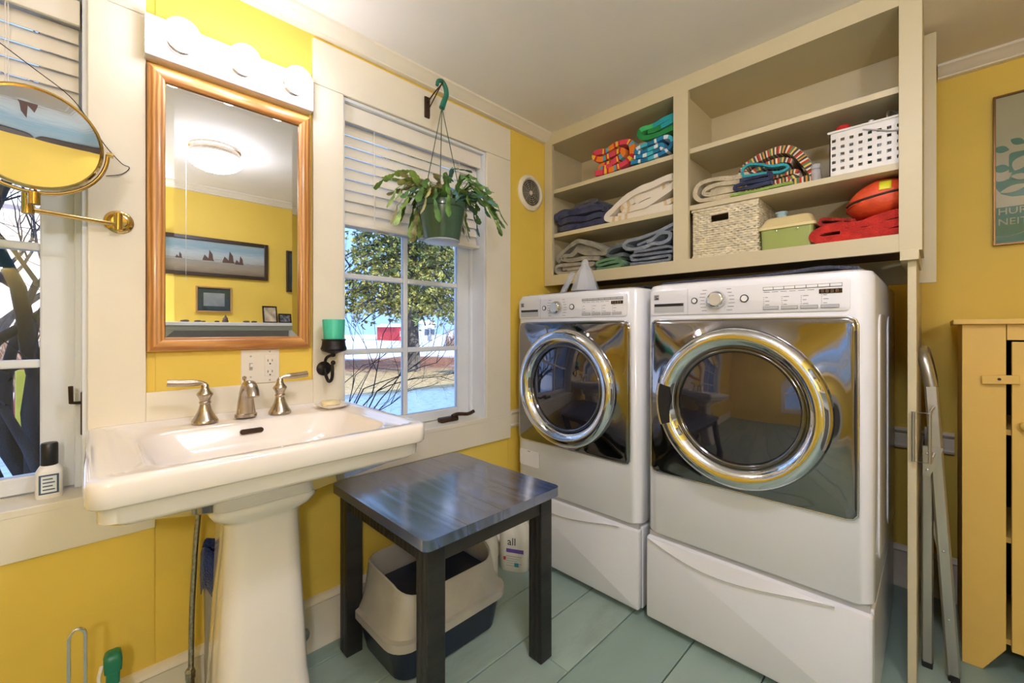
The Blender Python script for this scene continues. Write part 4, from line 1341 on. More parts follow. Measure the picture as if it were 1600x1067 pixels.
    for k in range(7):
        for s in (-1, 1):
            a = dx_ + s * (0.042 + 0.003 * abs(3 - k) * -1)
            L_ = rr_.uniform(0.012, 0.020)
            z = fz0 + 0.012 + k * 0.012
            box(bm, min(a, a + s * L_), max(a, a + s * L_), yf - 0.0004, yf + 0.0005, z, z + 0.0017)
    for c_ in range(4):
        for k in range(5):
            a = kx0 + kw * c_ / 4
            z = fz0 + 0.024 + k * 0.006
            box(bm, a + 0.001, a + 0.003, yf - 0.0004, yf + 0.0005, z, z + 0.002)
            if k % 2 == 0:
                box(bm, a + 0.006, a + 0.006 + rr_.uniform(0.008, 0.016), yf - 0.0004, yf + 0.0005, z, z + 0.0017)
    for k in range(6):
        a = kx0 + 0.002 + k * kw * 0.115
        box(bm, a, a + kw * 0.085, yf - 0.0004, yf + 0.0005, fz1 - 0.030, fz1 - 0.0285)
    stuff(mk('printed_legends', bm, mat('grey_legend_ink', (110, 104, 98), 0.6), fx))
    if is_washer:
        mk('filter_door', prism(new_bm(), rrect(x0 + 0.025, x0 + 0.155, 0.475, 0.555, 0.012, 4), 'y', YM - 0.0018, YM + 0.001), M['white'], t, 40)
        bm = T([(x0 + 0.026, YM - 0.001, 0.555), (x0 + 0.145, YM - 0.001, 0.555), (x0 + 0.155, YM - 0.001, 0.545), (x0 + 0.155, YM - 0.001, 0.48)], 0.0012, 5)
        mk('filter_seam', bm, M['ltgrey'], t)
        mk('filter_latch', B(x0 + 0.078, x0 + 0.096, YM - 0.0026, YM - 0.0005, 0.546, 0.5485), M['darkpl'], t)
    else:
        mk('vent_plug', lathe(new_bm(), [(0.0, 0.0), (0.003, 0.0), (0.003, 0.001)], 10, 'x', (x1, -0.98, 0.50)), M['ltgrey'], t)
    return t

def ped(x0, x1, label):
    t = thing('laundry_pedestal', label, 'pedestal drawer', ((x0 + x1) / 2, -0.62, 0), 'pedestal drawers under the machines')
    mk('body', B(x0 + 0.006, x1 - 0.002, YM + 0.03, -0.22, 0.022, 0.352, bev=0.006), M['white'], t)
    for fx in (x0 + 0.05, x1 - 0.05):
        for fy in (YM + 0.10, -0.28):
            mk('foot', lathe(new_bm(), [(0.0, 0.0), (0.022, 0.0), (0.022, 0.02), (0.01, 0.024)], 14, 'z', (fx, fy, 0)), M['darkpl'], t, 40)
    d_ = mk('drawer_front', prism(new_bm(), rrect(x0 + 0.002, x1 - 0.002, 0.028, 0.347, 0.010, 4), 'y', YM - 0.004, YM + 0.032, bev=0.008), M['white'], t, 40)
    # scooped handle: straight top, drooping lower lip
    top, n = 0.340, 20
    up, lo = [], []
    for k in range(n + 1):
        u = k / n
        x = x0 + 0.012 + (x1 - x0 - 0.10) * u
        dip = 0.004 + 0.052 * math.sin(PI * u ** 0.8) ** 1.3
        up.append((x, top))
        lo.append((x, top - dip))
    bm = new_bm()
    A_ = [bm.verts.new((p[0], YM - 0.004, p[1])) for p in up]
    B_ = [bm.verts.new((p[0], YM - 0.013, p[1] + 0.006)) for p in lo]
    C_ = [bm.verts.new((p[0], YM - 0.003, p[1] - 0.001)) for p in lo]
    for k in range(n):
        bm.faces.new((A_[k], A_[k + 1], B_[k + 1], B_[k]))
        bm.faces.new((B_[k], B_[k + 1], C_[k + 1], C_[k]))
    bm.faces.new((A_[0], B_[0], C_[0]))
    bm.faces.new((A_[-1], C_[-1], B_[-1]))
    mk('scoop_handle', bm, M['white'], d_, 35)
    mk('shadow_gap', B(x0 + 0.01, x1 - 0.01, YM + 0.012, YM + 0.04, 0.346, 0.366), M['ltgrey'], t)
    return t
machine('washer', 'white front-load washing machine next to the window wall', 0.084, 0.768, 0.113, 0.728, 0.418, 0.890, 0, True)
machine('dryer', 'white front-load dryer with chrome ring beside the folding ladder', 0.797, 1.481, 0.822, 1.445, 1.132, 0.893, 0, False)
ped(0.084, 0.768, 'white drawer pedestal under the washing machine by the table')
ped(0.797, 1.481, 'white drawer pedestal under the dryer beside the ladder')
# dark mat lying across the machine tops
bm = new_bm()
for x0_, x1_, y0_, seedz in ((0.10, 0.76, -0.99, 0.0),):
    nx, ny = 30, 12
    grid = []
    for j in range(ny + 1):
        row = []
        for i in range(nx + 1):
            x = x0_ + (x1_ - x0_) * i / nx
            y = y0_ + (-0.30 - y0_) * j / ny + 0.012 * noise.noise(Vector((x * 6, 0, 3)))
            z = 1.331 + 0.008 * abs(noise.noise(Vector((x * 9, y * 9, 1))))
            row.append(Vector((x, y, z)))
        grid.append(row)
    lp_top = [[bm.verts.new(p) for p in r_] for r_ in grid]
    lp_bot = [[bm.verts.new((p.x, p.y, 1.3285)) for p in r_] for r_ in grid]
    for j in range(ny):
        for i in range(nx):
            bm.faces.new((lp_top[j][i], lp_top[j][i + 1], lp_top[j + 1][i + 1], lp_top[j + 1][i]))
    for i in range(nx):
        bm.faces.new((lp_top[0][i], lp_bot[0][i], lp_bot[0][i + 1], lp_top[0][i + 1]))
tag(mk('cloth_mat', bm, cloth('navy_mat', (52, 56, 84)), smooth=60), 'dark navy cloth lying on top of the washing machine', 'cloth')
tag(mk('cloth_mat', ribbon([(0.83, 1.3345), (0.95, 1.337), (1.1, 1.334), (1.25, 1.340), (1.36, 1.346), (1.44, 1.337)], -0.98, -0.55, 0.008, 0.003, 8, 3), cloth('slate_mat', (70, 72, 88)), smooth=60), 'thin slate grey cloth lying on top of the dryer', 'cloth')

# ------------------------------------------------------------------ open shelf cabinet above the machines
cb = thing('shelf_cabinet', 'cream open shelf cabinet hung above the washer and dryer', 'cabinet', (0.79, -0.56, 1.405))
CY0, CY1 = -0.74, -0.40
CX0, CX1 = 0.004, 1.573
ft = 0.02
mk('face_stile', B(CX0, 0.060, CY0, CY0 + ft, 1.405, CEIL - 0.001, bev=0.001), M['cab'], cb)
mk('face_stile', B(0.768, 0.834, CY0, CY0 + ft, 1.463, 2.205), M['cab'], cb)
mk('face_stile', B(1.518, CX1, CY0, CY0 + ft, 1.405, CEIL - 0.001, bev=0.001), M['cab'], cb)
mk('face_rail', B(0.060, 1.518, CY0, CY0 + ft, 1.405, 1.463), M['cab'], cb)
mk('face_rail', B(0.060, 1.518, CY0, CY0 + ft, 2.205, CEIL - 0.001), M['cab'], cb)
mk('side_panel', B(CX0, 0.024, CY0 + ft, CY1, 1.42, CEIL - 0.001), M['cab'], cb)
mk('side_panel', B(1.553, CX1, CY0 + ft, CY1, 1.42, CEIL - 0.001), M['cab'], cb)
mk('divider', B(0.790, 0.812, CY0 + ft, CY1, 1.445, 2.21), M['cab'], cb)
bt_ = mk('bottom_panel', B(0.024, 1.553, CY0 + ft, CY1, 1.440, 1.461), M['cab'], cb)
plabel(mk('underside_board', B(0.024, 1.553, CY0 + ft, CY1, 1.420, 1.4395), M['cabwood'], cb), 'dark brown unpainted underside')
mk('top_panel', B(0.024, 1.553, CY0 + ft, CY1, 2.207, 2.225), M['cab'], cb)
mk('back_panel', B(CX0, 1.605, CY1, CY1 + 0.02, 1.327, 2.248), M['cab'], cb)
SHL, SHH = 1.680, 1.932
for a, b in ((0.024, 0.790), (0.812, 1.553)):
    for z in (SHL, SHH):
        mk('shelf', B(a, b, CY0 + ft + 0.002, CY1, z, z + 0.022, bev=0.001), M['cab'], cb)
SL, SH_ = SHL + 0.022, SHH + 0.022
SB = 1.461

# partition panel that carries the free end of the cabinet
pt = thing('partition_panel', 'narrow cream upright panel between the dryer and the ladder', 'panel', (1.55, -0.38, 0))
mk('upright_board', B(1.539, 1.560, -0.745, -0.035, 0.0, 1.372, bev=0.001), M['cab'], pt)
mk('top_cleat', B(1.522, 1.566, -0.775, -0.42, 1.372, 1.404, bev=0.001), M['cab'], pt)

# ------------------------------------------------------------------ linen on the shelves
YB0 = -0.712
def towel(name, label, cat, prof, m, th=0.02, depth=0.24, y0=YB0, wob=0.004, seed=0, group=None, flare=0.0, taper=0.0, fill=None):
    bm = ribbon(prof, y0, y0 + depth, th, wob, 9, seed, 6, flare, taper)
    if fill:
        bm = join(bm, ribbon(fill[0], y0 + 0.02, y0 + depth, fill[1], wob, 8, seed + 60, 6))
    o = mk(name, bm, m, smooth=70)
    return tag(o, label, cat, group)
om = stripes('orange_stripe_towel', [(0, (222, 70, 90)), (0.30, (200, 40, 60)), (0.36, (240, 190, 50)), (0.46, (200, 40, 60)), (0.54, (238, 128, 36)), (0.78, (96, 160, 168)), (0.88, (200, 40, 60)), (0.94, (240, 190, 50))], 6.5)
towel('beach_towel', 'orange and pink striped beach towel bundled on the upper shelf', 'towel',
      [(0.325, 1.975), (0.40, 1.972), (0.48, 1.978), (0.54, 2.005), (0.548, 2.055), (0.515, 2.085), (0.46, 2.088), (0.39, 2.078), (0.335, 2.082), (0.325, 2.062), (0.37, 2.045), (0.44, 2.052), (0.495, 2.050), (0.50, 2.025), (0.44, 2.010), (0.37, 2.012), (0.36, 1.998), (0.43, 1.994)], om, 0.026, 0.22, wob=0.008, seed=1)
bm_ = stripes('blue_stripe_towel', [(0, (40, 130, 180)), (0.25, (220, 232, 236)), (0.33, (30, 110, 150)), (0.6, (70, 180, 200)), (0.85, (220, 232, 236))], 7.0)
towel('beach_towel', 'blue and white striped beach towel folded under the green one', 'towel',
      [(0.545, 1.972), (0.62, 1.968), (0.70, 1.972), (0.742, 1.992), (0.748, 2.028), (0.715, 2.048), (0.65, 2.040), (0.585, 2.040), (0.560, 2.025), (0.60, 2.012), (0.66, 2.016), (0.705, 2.018), (0.700, 1.998), (0.63, 1.992), (0.56, 1.995)], bm_, 0.017, 0.24, wob=0.005, seed=2)
gm_ = stripes('green_teal_towel', [(0, (40, 140, 70)), (0.45, (70, 190, 110)), (0.6, (40, 160, 170)), (1.0, (40, 160, 170))], 2.2)
towel('beach_towel', 'green and teal towel folded on top of the blue one', 'towel',
      [(0.755, 2.078), (0.68, 2.070), (0.61, 2.078), (0.583, 2.100), (0.598, 2.122), (0.66, 2.122), (0.755, 2.132), (0.752, 2.112), (0.68, 2.100), (0.63, 2.100)], gm_, 0.022, 0.24, wob=0.006, seed=3, fill=([(0.62, 2.098), (0.70, 2.10), (0.75, 2.104)], 0.02))
# middle left
nv = cloth('navy_cotton', (58, 62, 92), 0.2)
nt = thing('sweater', 'navy sweaters heaped on the middle shelf near the wall', 'clothes', (0.22, -0.6, SL))
mk('folded_body', ribbon(serp(0.075, 0.37, SL + 0.002, 3, 0.036, 1, 0.03, 4), YB0 + 0.004, -0.46, 0.030, 0.010, 10, 4, 6), nv, nt, 70)
mk('sleeve', ribbon([(0.07, SL + 0.075), (0.06, SL + 0.105), (0.12, SL + 0.118), (0.20, SL + 0.108), (0.27, SL + 0.118), (0.33, SL + 0.104), (0.37, SL + 0.08)], -0.695, -0.50, 0.022, 0.012, 10, 6, 6), cloth('faded_navy', (78, 80, 104), 0.2), nt, 70)
tag(mk('grey_garment', ribbon([(0.12, SL + 0.130), (0.18, SL + 0.142), (0.24, SL + 0.137), (0.31, SL + 0.148), (0.27, SL + 0.158), (0.16, SL + 0.152)], -0.66, -0.50, 0.013, 0.005, 8, 9, 6), cloth('charcoal_knit', (92, 90, 94)), smooth=70), 'grey garment lying on top of the navy sweaters', 'clothes')
tag(mk('blanket', join(ribbon([(0.765, SL + 0.012), (0.64, SL + 0.010), (0.52, SL + 0.012), (0.43, SL + 0.016), (0.40, SL + 0.034), (0.44, SL + 0.062), (0.50, SL + 0.095), (0.56, SL + 0.120), (0.66, SL + 0.140), (0.75, SL + 0.150), (0.775, SL + 0.130), (0.73, SL + 0.100), (0.67, SL + 0.070), (0.60, SL + 0.048), (0.53, SL + 0.046), (0.50, SL + 0.06), (0.56, SL + 0.08)], YB0 + 0.002, -0.47, 0.030, 0.006, 10, 7, 6), ribbon([(0.47, SL + 0.055), (0.55, SL + 0.085), (0.64, SL + 0.105), (0.74, SL + 0.118)], YB0 + 0.02, -0.48, 0.05, 0.008, 8, 41, 6), ribbon([(0.46, SL + 0.030), (0.56, SL + 0.030), (0.66, SL + 0.036), (0.755, SL + 0.05)], YB0 + 0.012, -0.48, 0.022, 0.004, 8, 42, 6)),
           stripes('white_blanket', [(0, (232, 222, 204)), (0.30, (216, 190, 140)), (0.32, (232, 222, 204)), (0.345, (216, 190, 140)), (0.365, (232, 222, 204)), (0.39, (216, 190, 140)), (0.41, (232, 222, 204))], 1.25), smooth=70), 'off-white blanket with tan stripes on the middle shelf', 'blanket')
tag(mk('blanket', ribbon(serp(0.58, 0.765, SL + 0.026, 2, 0.02, 1, 0.02, 5), YB0 + 0.02, -0.48, 0.014, 0.003, 8, 8, 5), cloth('cream_fleece', (226, 214, 190)), smooth=70), 'folded cream fleece tucked inside the off-white blanket', 'blanket') if False else None
# bottom left
gg = cloth('sage_grey_terry', (150, 146, 132), 0.12)
towel('bath_towel', 'sage grey bath towel draped in a peak on the lowest shelf', 'towel',
      [(0.10, SB + 0.075), (0.085, SB + 0.10), (0.13, SB + 0.135), (0.19, SB + 0.165), (0.24, SB + 0.172), (0.31, SB + 0.145), (0.38, SB + 0.112), (0.395, SB + 0.09), (0.33, SB + 0.095), (0.27, SB + 0.105), (0.225, SB + 0.12), (0.18, SB + 0.105), (0.13, SB + 0.105), (0.115, SB + 0.09), (0.18, SB + 0.076), (0.28, SB + 0.072), (0.36, SB + 0.068)], gg, 0.022, 0.22, wob=0.007, seed=11, fill=([(0.13, SB + 0.088), (0.20, SB + 0.125), (0.24, SB + 0.138), (0.30, SB + 0.118), (0.37, SB + 0.092)], 0.04))
towel('bath_towel', 'grey bath towel with looped fold under the peaked one', 'towel',
      [(0.31, SB + 0.012), (0.20, SB + 0.010), (0.10, SB + 0.012), (0.066, SB + 0.026), (0.075, SB + 0.05), (0.14, SB + 0.055), (0.24, SB + 0.050), (0.32, SB + 0.045), (0.27, SB + 0.03), (0.15, SB + 0.028)], cloth('warm_grey_terry', (164, 158, 144)), 0.017, 0.24, wob=0.005, seed=12, fill=([(0.10, SB + 0.036), (0.2, SB + 0.038), (0.3, SB + 0.034)], 0.02))
towel('shirt', 'folded green shirt between the grey towels', 'clothes',
      [(0.345, SB + 0.012), (0.42, SB + 0.010), (0.475, SB + 0.014), (0.485, SB + 0.034), (0.42, SB + 0.036), (0.36, SB + 0.030), (0.345, SB + 0.045), (0.40, SB + 0.054), (0.47, SB + 0.052)], cloth('green_shirt', (104, 146, 108)), 0.014, 0.22, wob=0.006, seed=13)
towel('shirt', 'slate grey shirt folded over the green shirt', 'clothes',
      [(0.49, SB + 0.070), (0.43, SB + 0.066), (0.395, SB + 0.078), (0.41, SB + 0.100), (0.46, SB + 0.116), (0.515, SB + 0.108), (0.50, SB + 0.090)], cloth('slate_shirt', (96, 108, 112)), 0.017, 0.20, wob=0.006, seed=14)
bgm = cloth('blue_grey_terry', (140, 148, 160), 0.12)
towel('bath_towel', 'blue grey bath towel rolled in a double loop on its stack', 'towel',
      [(0.755, SB + 0.175), (0.68, SB + 0.150), (0.60, SB + 0.138), (0.53, SB + 0.130), (0.505, SB + 0.110), (0.53, SB + 0.090), (0.60, SB + 0.088), (0.655, SB + 0.098), (0.70, SB + 0.095), (0.735, SB + 0.110), (0.735, SB + 0.138), (0.70, SB + 0.142), (0.655, SB + 0.118), (0.62, SB + 0.112)], bgm, 0.016, 0.24, wob=0.004, seed=15, fill=([(0.56, SB + 0.108), (0.64, SB + 0.125), (0.70, SB + 0.15), (0.75, SB + 0.158)], 0.012))
towel('bath_towel', 'blue grey bath towel folded in thin layers beside the divider', 'towel',
      serp(0.53, 0.748, SB + 0.004, 4, 0.020, 1, 0.03, 21), cloth('steel_grey_terry', (122, 130, 144)), 0.012, 0.25, wob=0.004, seed=16)
tag(mk('care_tag', ribbon([(0.655, SB + 0.066), (0.69, SB + 0.060), (0.70, SB + 0.045)], -0.722, -0.7205, 0.0012, 0.0, 2, 1, 3), mat('label_white', (226, 232, 232), 0.5)), 'small white care tag hanging from the blue grey towels', 'tag') if False else None
# right middle
cr_m = cloth('ecru_canvas', (206, 192, 160), 0.1)
towel('blanket', 'ecru canvas blanket rolled at the left of the right bay', 'blanket',
      [(1.03, SL + 0.010), (0.93, SL + 0.010), (0.87, SL + 0.018), (0.852, SL + 0.050), (0.872, SL + 0.085), (0.93, SL + 0.092), (1.00, SL + 0.082), (1.06, SL + 0.080), (1.03, SL + 0.062), (0.95, SL + 0.066), (0.90, SL + 0.058), (0.89, SL + 0.040), (0.93, SL + 0.030), (1.02, SL + 0.034)], cr_m, 0.018, 0.24, wob=0.005, seed=17, fill=([(0.91, SL + 0.048), (0.97, SL + 0.05), (1.03, SL + 0.048)], 0.022))
rm = stripes('multi_stripe_towel', [(0, (190, 70, 56)), (0.08, (226, 208, 170)), (0.14, (70, 92, 84)), (0.22, (214, 150, 60)), (0.30, (60, 60, 72)), (0.38, (226, 208, 170)), (0.46, (190, 70, 56)), (0.56, (92, 130, 92)), (0.66, (226, 190, 90)), (0.74, (70, 70, 84)), (0.84, (222, 206, 176)), (0.92, (120, 60, 50))], 13.0)
st = thing('beach_towel', 'multicoloured striped towel with turquoise edge folded on the shelf', 'towel', (1.15, -0.6, SL))
spro = [(1.275, SL + 0.014), (1.20, SL + 0.012), (1.12, SL + 0.012), (1.06, SL + 0.016), (1.035, SL + 0.045), (1.035, SL + 0.085), (1.055, SL + 0.118), (1.10, SL + 0.138), (1.16, SL + 0.148), (1.21, SL + 0.140), (1.245, SL + 0.105), (1.27, SL + 0.05), (1.285, SL + 0.014)]
mk('folded_cloth', ribbon(spro, YB0 + 0.012, -0.47, 0.028, 0.006, 10, 18, 6), rm, st, 70)
mk('inner_fold', ribbon([(1.09, SL + 0.03), (1.16, SL + 0.028), (1.22, SL + 0.034), (1.225, SL + 0.055), (1.15, SL + 0.056), (1.09, SL + 0.056), (1.075, SL + 0.075), (1.10, SL + 0.10), (1.17, SL + 0.11), (1.21, SL + 0.10)], YB0 + 0.02, -0.48, 0.02, 0.005, 8, 19, 6), rm, st, 70)
mk('turquoise_edge', ribbon([(1.05, SL + 0.075), (1.045, SL + 0.10), (1.07, SL + 0.118), (1.11, SL + 0.108), (1.15, SL + 0.09), (1.19, SL + 0.085), (1.205, SL + 0.07), (1.18, SL + 0.06), (1.13, SL + 0.068), (1.08, SL + 0.072), (1.05, SL + 0.074)], YB0 - 0.004, YB0 + 0.03, 0.010, 0.002, 4, 20, 6), cloth('turquoise_hem', (60, 164, 178)), st, 70)
tag(mk('jeans', ribbon(serp(1.02, 1.155, SL + 0.018, 3, 0.018, -1, 0.02, 31), YB0 - 0.004, YB0 + 0.030, 0.014, 0.004, 6, 22, 5), cloth('navy_denim', (56, 62, 92), 0.2), smooth=70), 'folded navy denim tucked in front of the striped towel', 'clothes')
tag(mk('lime_cloth', ribbon([(1.00, SL + 0.007), (1.08, SL + 0.006), (1.16, SL + 0.008), (1.22, SL + 0.007)], YB0 - 0.006, YB0 + 0.022, 0.010, 0.002, 4, 23, 5), cloth('lime_cotton', (146, 178, 84)), smooth=70), 'thin lime green cloth lying under the navy denim', 'cloth')
jr = thing('glass_jar', 'tiny glass jar with metal lid beside the white basket', 'jar', (1.290, -0.70, SL))
mk('jar_glass', lathe(new_bm(), [(0.0, 0.0), (0.014, 0.0), (0.015, 0.003), (0.015, 0.038), (0.012, 0.044)], 20, 'z', (1.290, -0.70, SL)), M['clear'], jr, 40)
mk('lid', lathe(new_bm(), [(0.0145, 0.044), (0.0145, 0.058), (0.013, 0.060), (0.0, 0.060)], 20, 'z', (1.290, -0.70, SL), cap0=True), M['ltgrey'], jr, 40)
# perforated basket
wbk = thing('plastic_basket', 'white perforated plastic basket holding bottles on the right shelf', 'basket', (1.42, -0.60, SL))
bpm = mat('basket_white', (232, 228, 220), 0.4)
BX0, BX1, BY0, BY1, BZ1 = 1.332, 1.530, -0.708, -0.47, SL + 0.158
def lattice(horizontal_axis, fixed, a, b):
    bm = new_bm()
    nC, nR = (8, 5)
    fr = 0.44
    th = 0.003
    zs0, zs1 = SL + 0.012, BZ1 - 0.018
    def bx(u0, u1, z0, z1):
        if horizontal_axis == 'x':
            box(bm, u0, u1, fixed, fixed + th, z0, z1)
        else:
            box(bm, fixed, fixed + th, u0, u1, z0, z1)
    cw = (b - a) / nC
    for i in range(nC + 1):
        c = a + cw * i
        bx(max(a, c - cw * fr / 1.6), min(b, c + cw * fr / 1.6), SL, BZ1)
    rh = (zs1 - zs0) / nR
    for j in range(nR + 1):
        c = zs0 + rh * j
        for i in range(nC):
            bx(a + cw * i + cw * fr / 1.6, a + cw * (i + 1) - cw * fr / 1.6, max(SL, c - rh * 0.3) if j else SL, min(BZ1, c + rh * 0.3) if j < nR else BZ1)
    return bm
mk('lattice_wall', lattice('x', BY0, BX0, BX1), bpm, wbk)
mk('lattice_wall', lattice('x', BY1 - 0.003, BX0, BX1), bpm, wbk)
mk('lattice_wall', lattice('y', BX0, BY0, BY1), bpm, wbk)
mk('lattice_wall', lattice('y', BX1 - 0.003, BY0, BY1), bpm, wbk)
mk('floor_plate', B(BX0, BX1, BY0, BY1, SL, SL + 0.003), bpm, wbk)
mk('rim', T([(BX0 - 0.003, BY0 - 0.003, BZ1), (BX1 + 0.003, BY0 - 0.003, BZ1), (BX1 + 0.003, BY1 + 0.003, BZ1), (BX0 - 0.003, BY1 + 0.003, BZ1)], 0.0045, 6, closed=True), bpm, wbk)
mk('carry_handle', T(smooth_path([(1.425, BY0 - 0.004, BZ1 - 0.016), (1.45, BY0 - 0.006, BZ1 - 0.026), (1.50, BY0 - 0.006, BZ1 - 0.046), (1.528, BY0 - 0.004, BZ1 - 0.050)], 5), 0.0022, 6), M['ltgrey'], wbk, 60)
bo = thing('pill_bottle', 'white bottle with red cap standing in the white basket', 'bottle', (1.365, -0.66, SL + 0.004))
mk('body', lathe(new_bm(), [(0.0, 0.0), (0.026, 0.0), (0.028, 0.004), (0.028, 0.13), (0.022, 0.155), (0.019, 0.160)], 24, 'z', (1.365, -0.66, SL + 0.004)), M['whitepl'], bo, 40)
mk('cap', lathe(new_bm(), [(0.022, 0.158), (0.022, 0.182), (0.020, 0.185), (0.0, 0.185)], 24, 'z', (1.365, -0.66, SL + 0.004), cap0=True), mat('red_cap', (200, 44, 44), 0.35), bo, 40)
bo = thing('spray_mist_bottle', 'clear bottle with white nozzle in the white basket', 'bottle', (1.443, -0.66, SL + 0.004))
mk('body', lathe(new_bm(), [(0.0, 0.0), (0.018, 0.0), (0.019, 0.004), (0.019, 0.125), (0.012, 0.140)], 20, 'z', (1.443, -0.66, SL + 0.004)), mat('teal_liquid', (92, 150, 132), 0.15), bo, 40)
mk('nozzle', lathe(new_bm(), [(0.012, 0.138), (0.012, 0.160), (0.008, 0.164), (0.008, 0.180), (0.0, 0.182)], 16, 'z', (1.443, -0.66, SL + 0.004), cap0=True), M['whitepl'], bo, 40)
sbx = thing('metal_clip', 'grey folded metal clip sticking out of the white basket', 'clip', (1.50, -0.60, SL + 0.004))
mk('wire', T(smooth_path([(1.492, -0.60, SL + 0.01), (1.488, -0.62, SL + 0.15), (1.484, -0.63, SL + 0.205), (1.50, -0.62, SL + 0.21), (1.525, -0.60, SL + 0.185)], 5), 0.005, 6), M['alu'], sbx, 60)
mk('wire', T(smooth_path([(1.505, -0.58, SL + 0.01), (1.505, -0.60, SL + 0.15), (1.500, -0.61, SL + 0.19)], 5), 0.004, 6), M['alu'], sbx, 60)
# wicker basket
wk = thing('wicker_basket', 'cream wicker basket with cut-out handle on the lowest shelf', 'basket', (0.98, -0.60, SB))
wmat = mat('cream_wicker', (226, 214, 182), 0.7, var=0.12, scale=40, dirt=(160, 138, 96), dirt_amt=0.4, dscale=30)
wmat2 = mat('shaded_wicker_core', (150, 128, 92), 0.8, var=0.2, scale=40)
KX0, KX1, KY0, KY1, KZ1 = 0.845, 1.098, -0.705, -0.47, SB + 0.212
bm = new_bm()
th_ = 0.005
HZ0, HZ1, HX0, HX1 = SB + 0.150, SB + 0.186, 0.918, 0.992
rows_n = 21
def perim(d):
    """walk the basket outline"""
    W_, D_ = KX1 - KX0, KY1 - KY0
    P_ = 2 * (W_ + D_)
    d = d % P_
    if d < W_:
        return (KX0 + d, KY0), (0, -1)
    d -= W_
    if d < D_:
        return (KX1, KY0 + d), (1, 0)
    d -= D_
    if d < W_:
        return (KX1 - d, KY1), (0, 1)
    d -= W_
    return (KX0, KY1 - d), (-1, 0)
PER = 2 * ((KX1 - KX0) + (KY1 - KY0))
for r_ in range(rows_n):
    z = SB + 0.006 + r_ * 0.0098
    hole = HZ0 - 0.003 < z < HZ1 + 0.003
    d0, d1 = (HX1 - KX0, PER + HX0 - KX0) if hole else (0.0, PER)
    npt = 150
    path = []
    for k in range(npt + 1):
        d = d0 + (d1 - d0) * k / npt
        (x, y), n_ = perim(d)
        o_ = 0.0032 * math.sin(d / 0.0125 * PI + (r_ % 2) * PI)
        path.append((x + n_[0] * o_, y + n_[1] * o_, z + 0.0008 * math.sin(k * 1.7 + r_)))
    tube(bm, path, 0.0052, 5)
stuff(mk('woven_strands', bm, wmat, wk, 70))
nst = int(PER / 0.0125)
bm = new_bm()
for k in range(nst):
    (x, y), n_ = perim(k * PER / nst)
    if y == KY0 and HX0 < x < HX1:
        box(bm, x - 0.002, x + 0.002, y - 0.002, y + 0.002, SB + 0.003, HZ0)
    else:
        box(bm, x - 0.002, x + 0.002, y - 0.002, y + 0.002, SB + 0.003, KZ1)
stuff(mk('stakes', bm, wmat, wk))
mk('rim', T([(KX0, KY0, KZ1), (KX1, KY0, KZ1), (KX1, KY1, KZ1), (KX0, KY1, KZ1)], 0.010, 8, closed=True), wmat, wk, 60)
mk('foot_rim', T([(KX0, KY0, SB + 0.008), (KX1, KY0, SB + 0.008), (KX1, KY1, SB + 0.008), (KX0, KY1, SB + 0.008)], 0.008, 8, closed=True), wmat, wk, 60)
mk('handle_hole_rim', T([(HX0, KY0 - 0.002, HZ0), (HX1, KY0 - 0.002, HZ0), (HX1, KY0 - 0.002, HZ1), (HX0, KY0 - 0.002, HZ1)], 0.005, 6, closed=True), wmat, wk, 60)
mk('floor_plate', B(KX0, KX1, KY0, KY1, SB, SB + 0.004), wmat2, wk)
# tackle box and cup
tk = thing('tackle_box', 'green plastic box with cream lid beside the wicker basket', 'box', (1.20, -0.62, SB))
gbm = mat('olive_green_plastic', (154, 168, 92), 0.4, var=0.03)
lbm_ = mat('cream_box_lid', (226, 208, 150), 0.4, var=0.03)
mk('body', rloft(new_bm(), [(1.118, 1.272, -0.698, -0.56, 0.01, SB), (1.112, 1.279, -0.704, -0.55, 0.012, SB + 0.006), (1.108, 1.283, -0.708, -0.546, 0.012, SB + 0.088)], 4), gbm, tk, 40)
ld = mk('lid', rloft(new_bm(), [(1.100, 1.291, -0.714, -0.54, 0.012, SB + 0.084), (1.100, 1.291, -0.714, -0.54, 0.012, SB + 0.094), (1.106, 1.285, -0.708, -0.546, 0.012, SB + 0.098), (1.118, 1.273, -0.69, -0.562, 0.02, SB + 0.128), (1.124, 1.267, -0.684, -0.568, 0.02, SB + 0.133)], 4), lbm_, tk, 40)
for x in (1.165, 1.235):
    mk('latch', lathe(new_bm(), [(0.003, 0.0), (0.003, -0.003), (0.0, -0.004)], 10, 'y', (x, -0.710, SB + 0.075)), M['chrome'], tk, 40)
tag(mk('blue_cup', lathe(new_bm(), [(0.0, 0.0), (0.016, 0.0), (0.018, 0.022), (0.022, 0.026), (0.022, 0.030), (0.0, 0.031)], 24, 'z', (1.165, -0.63, SB + 0.133)), mat('pale_blue_plastic', (168, 200, 214), 0.35), smooth=40), 'small pale blue cup resting on the cream lid', 'cup')
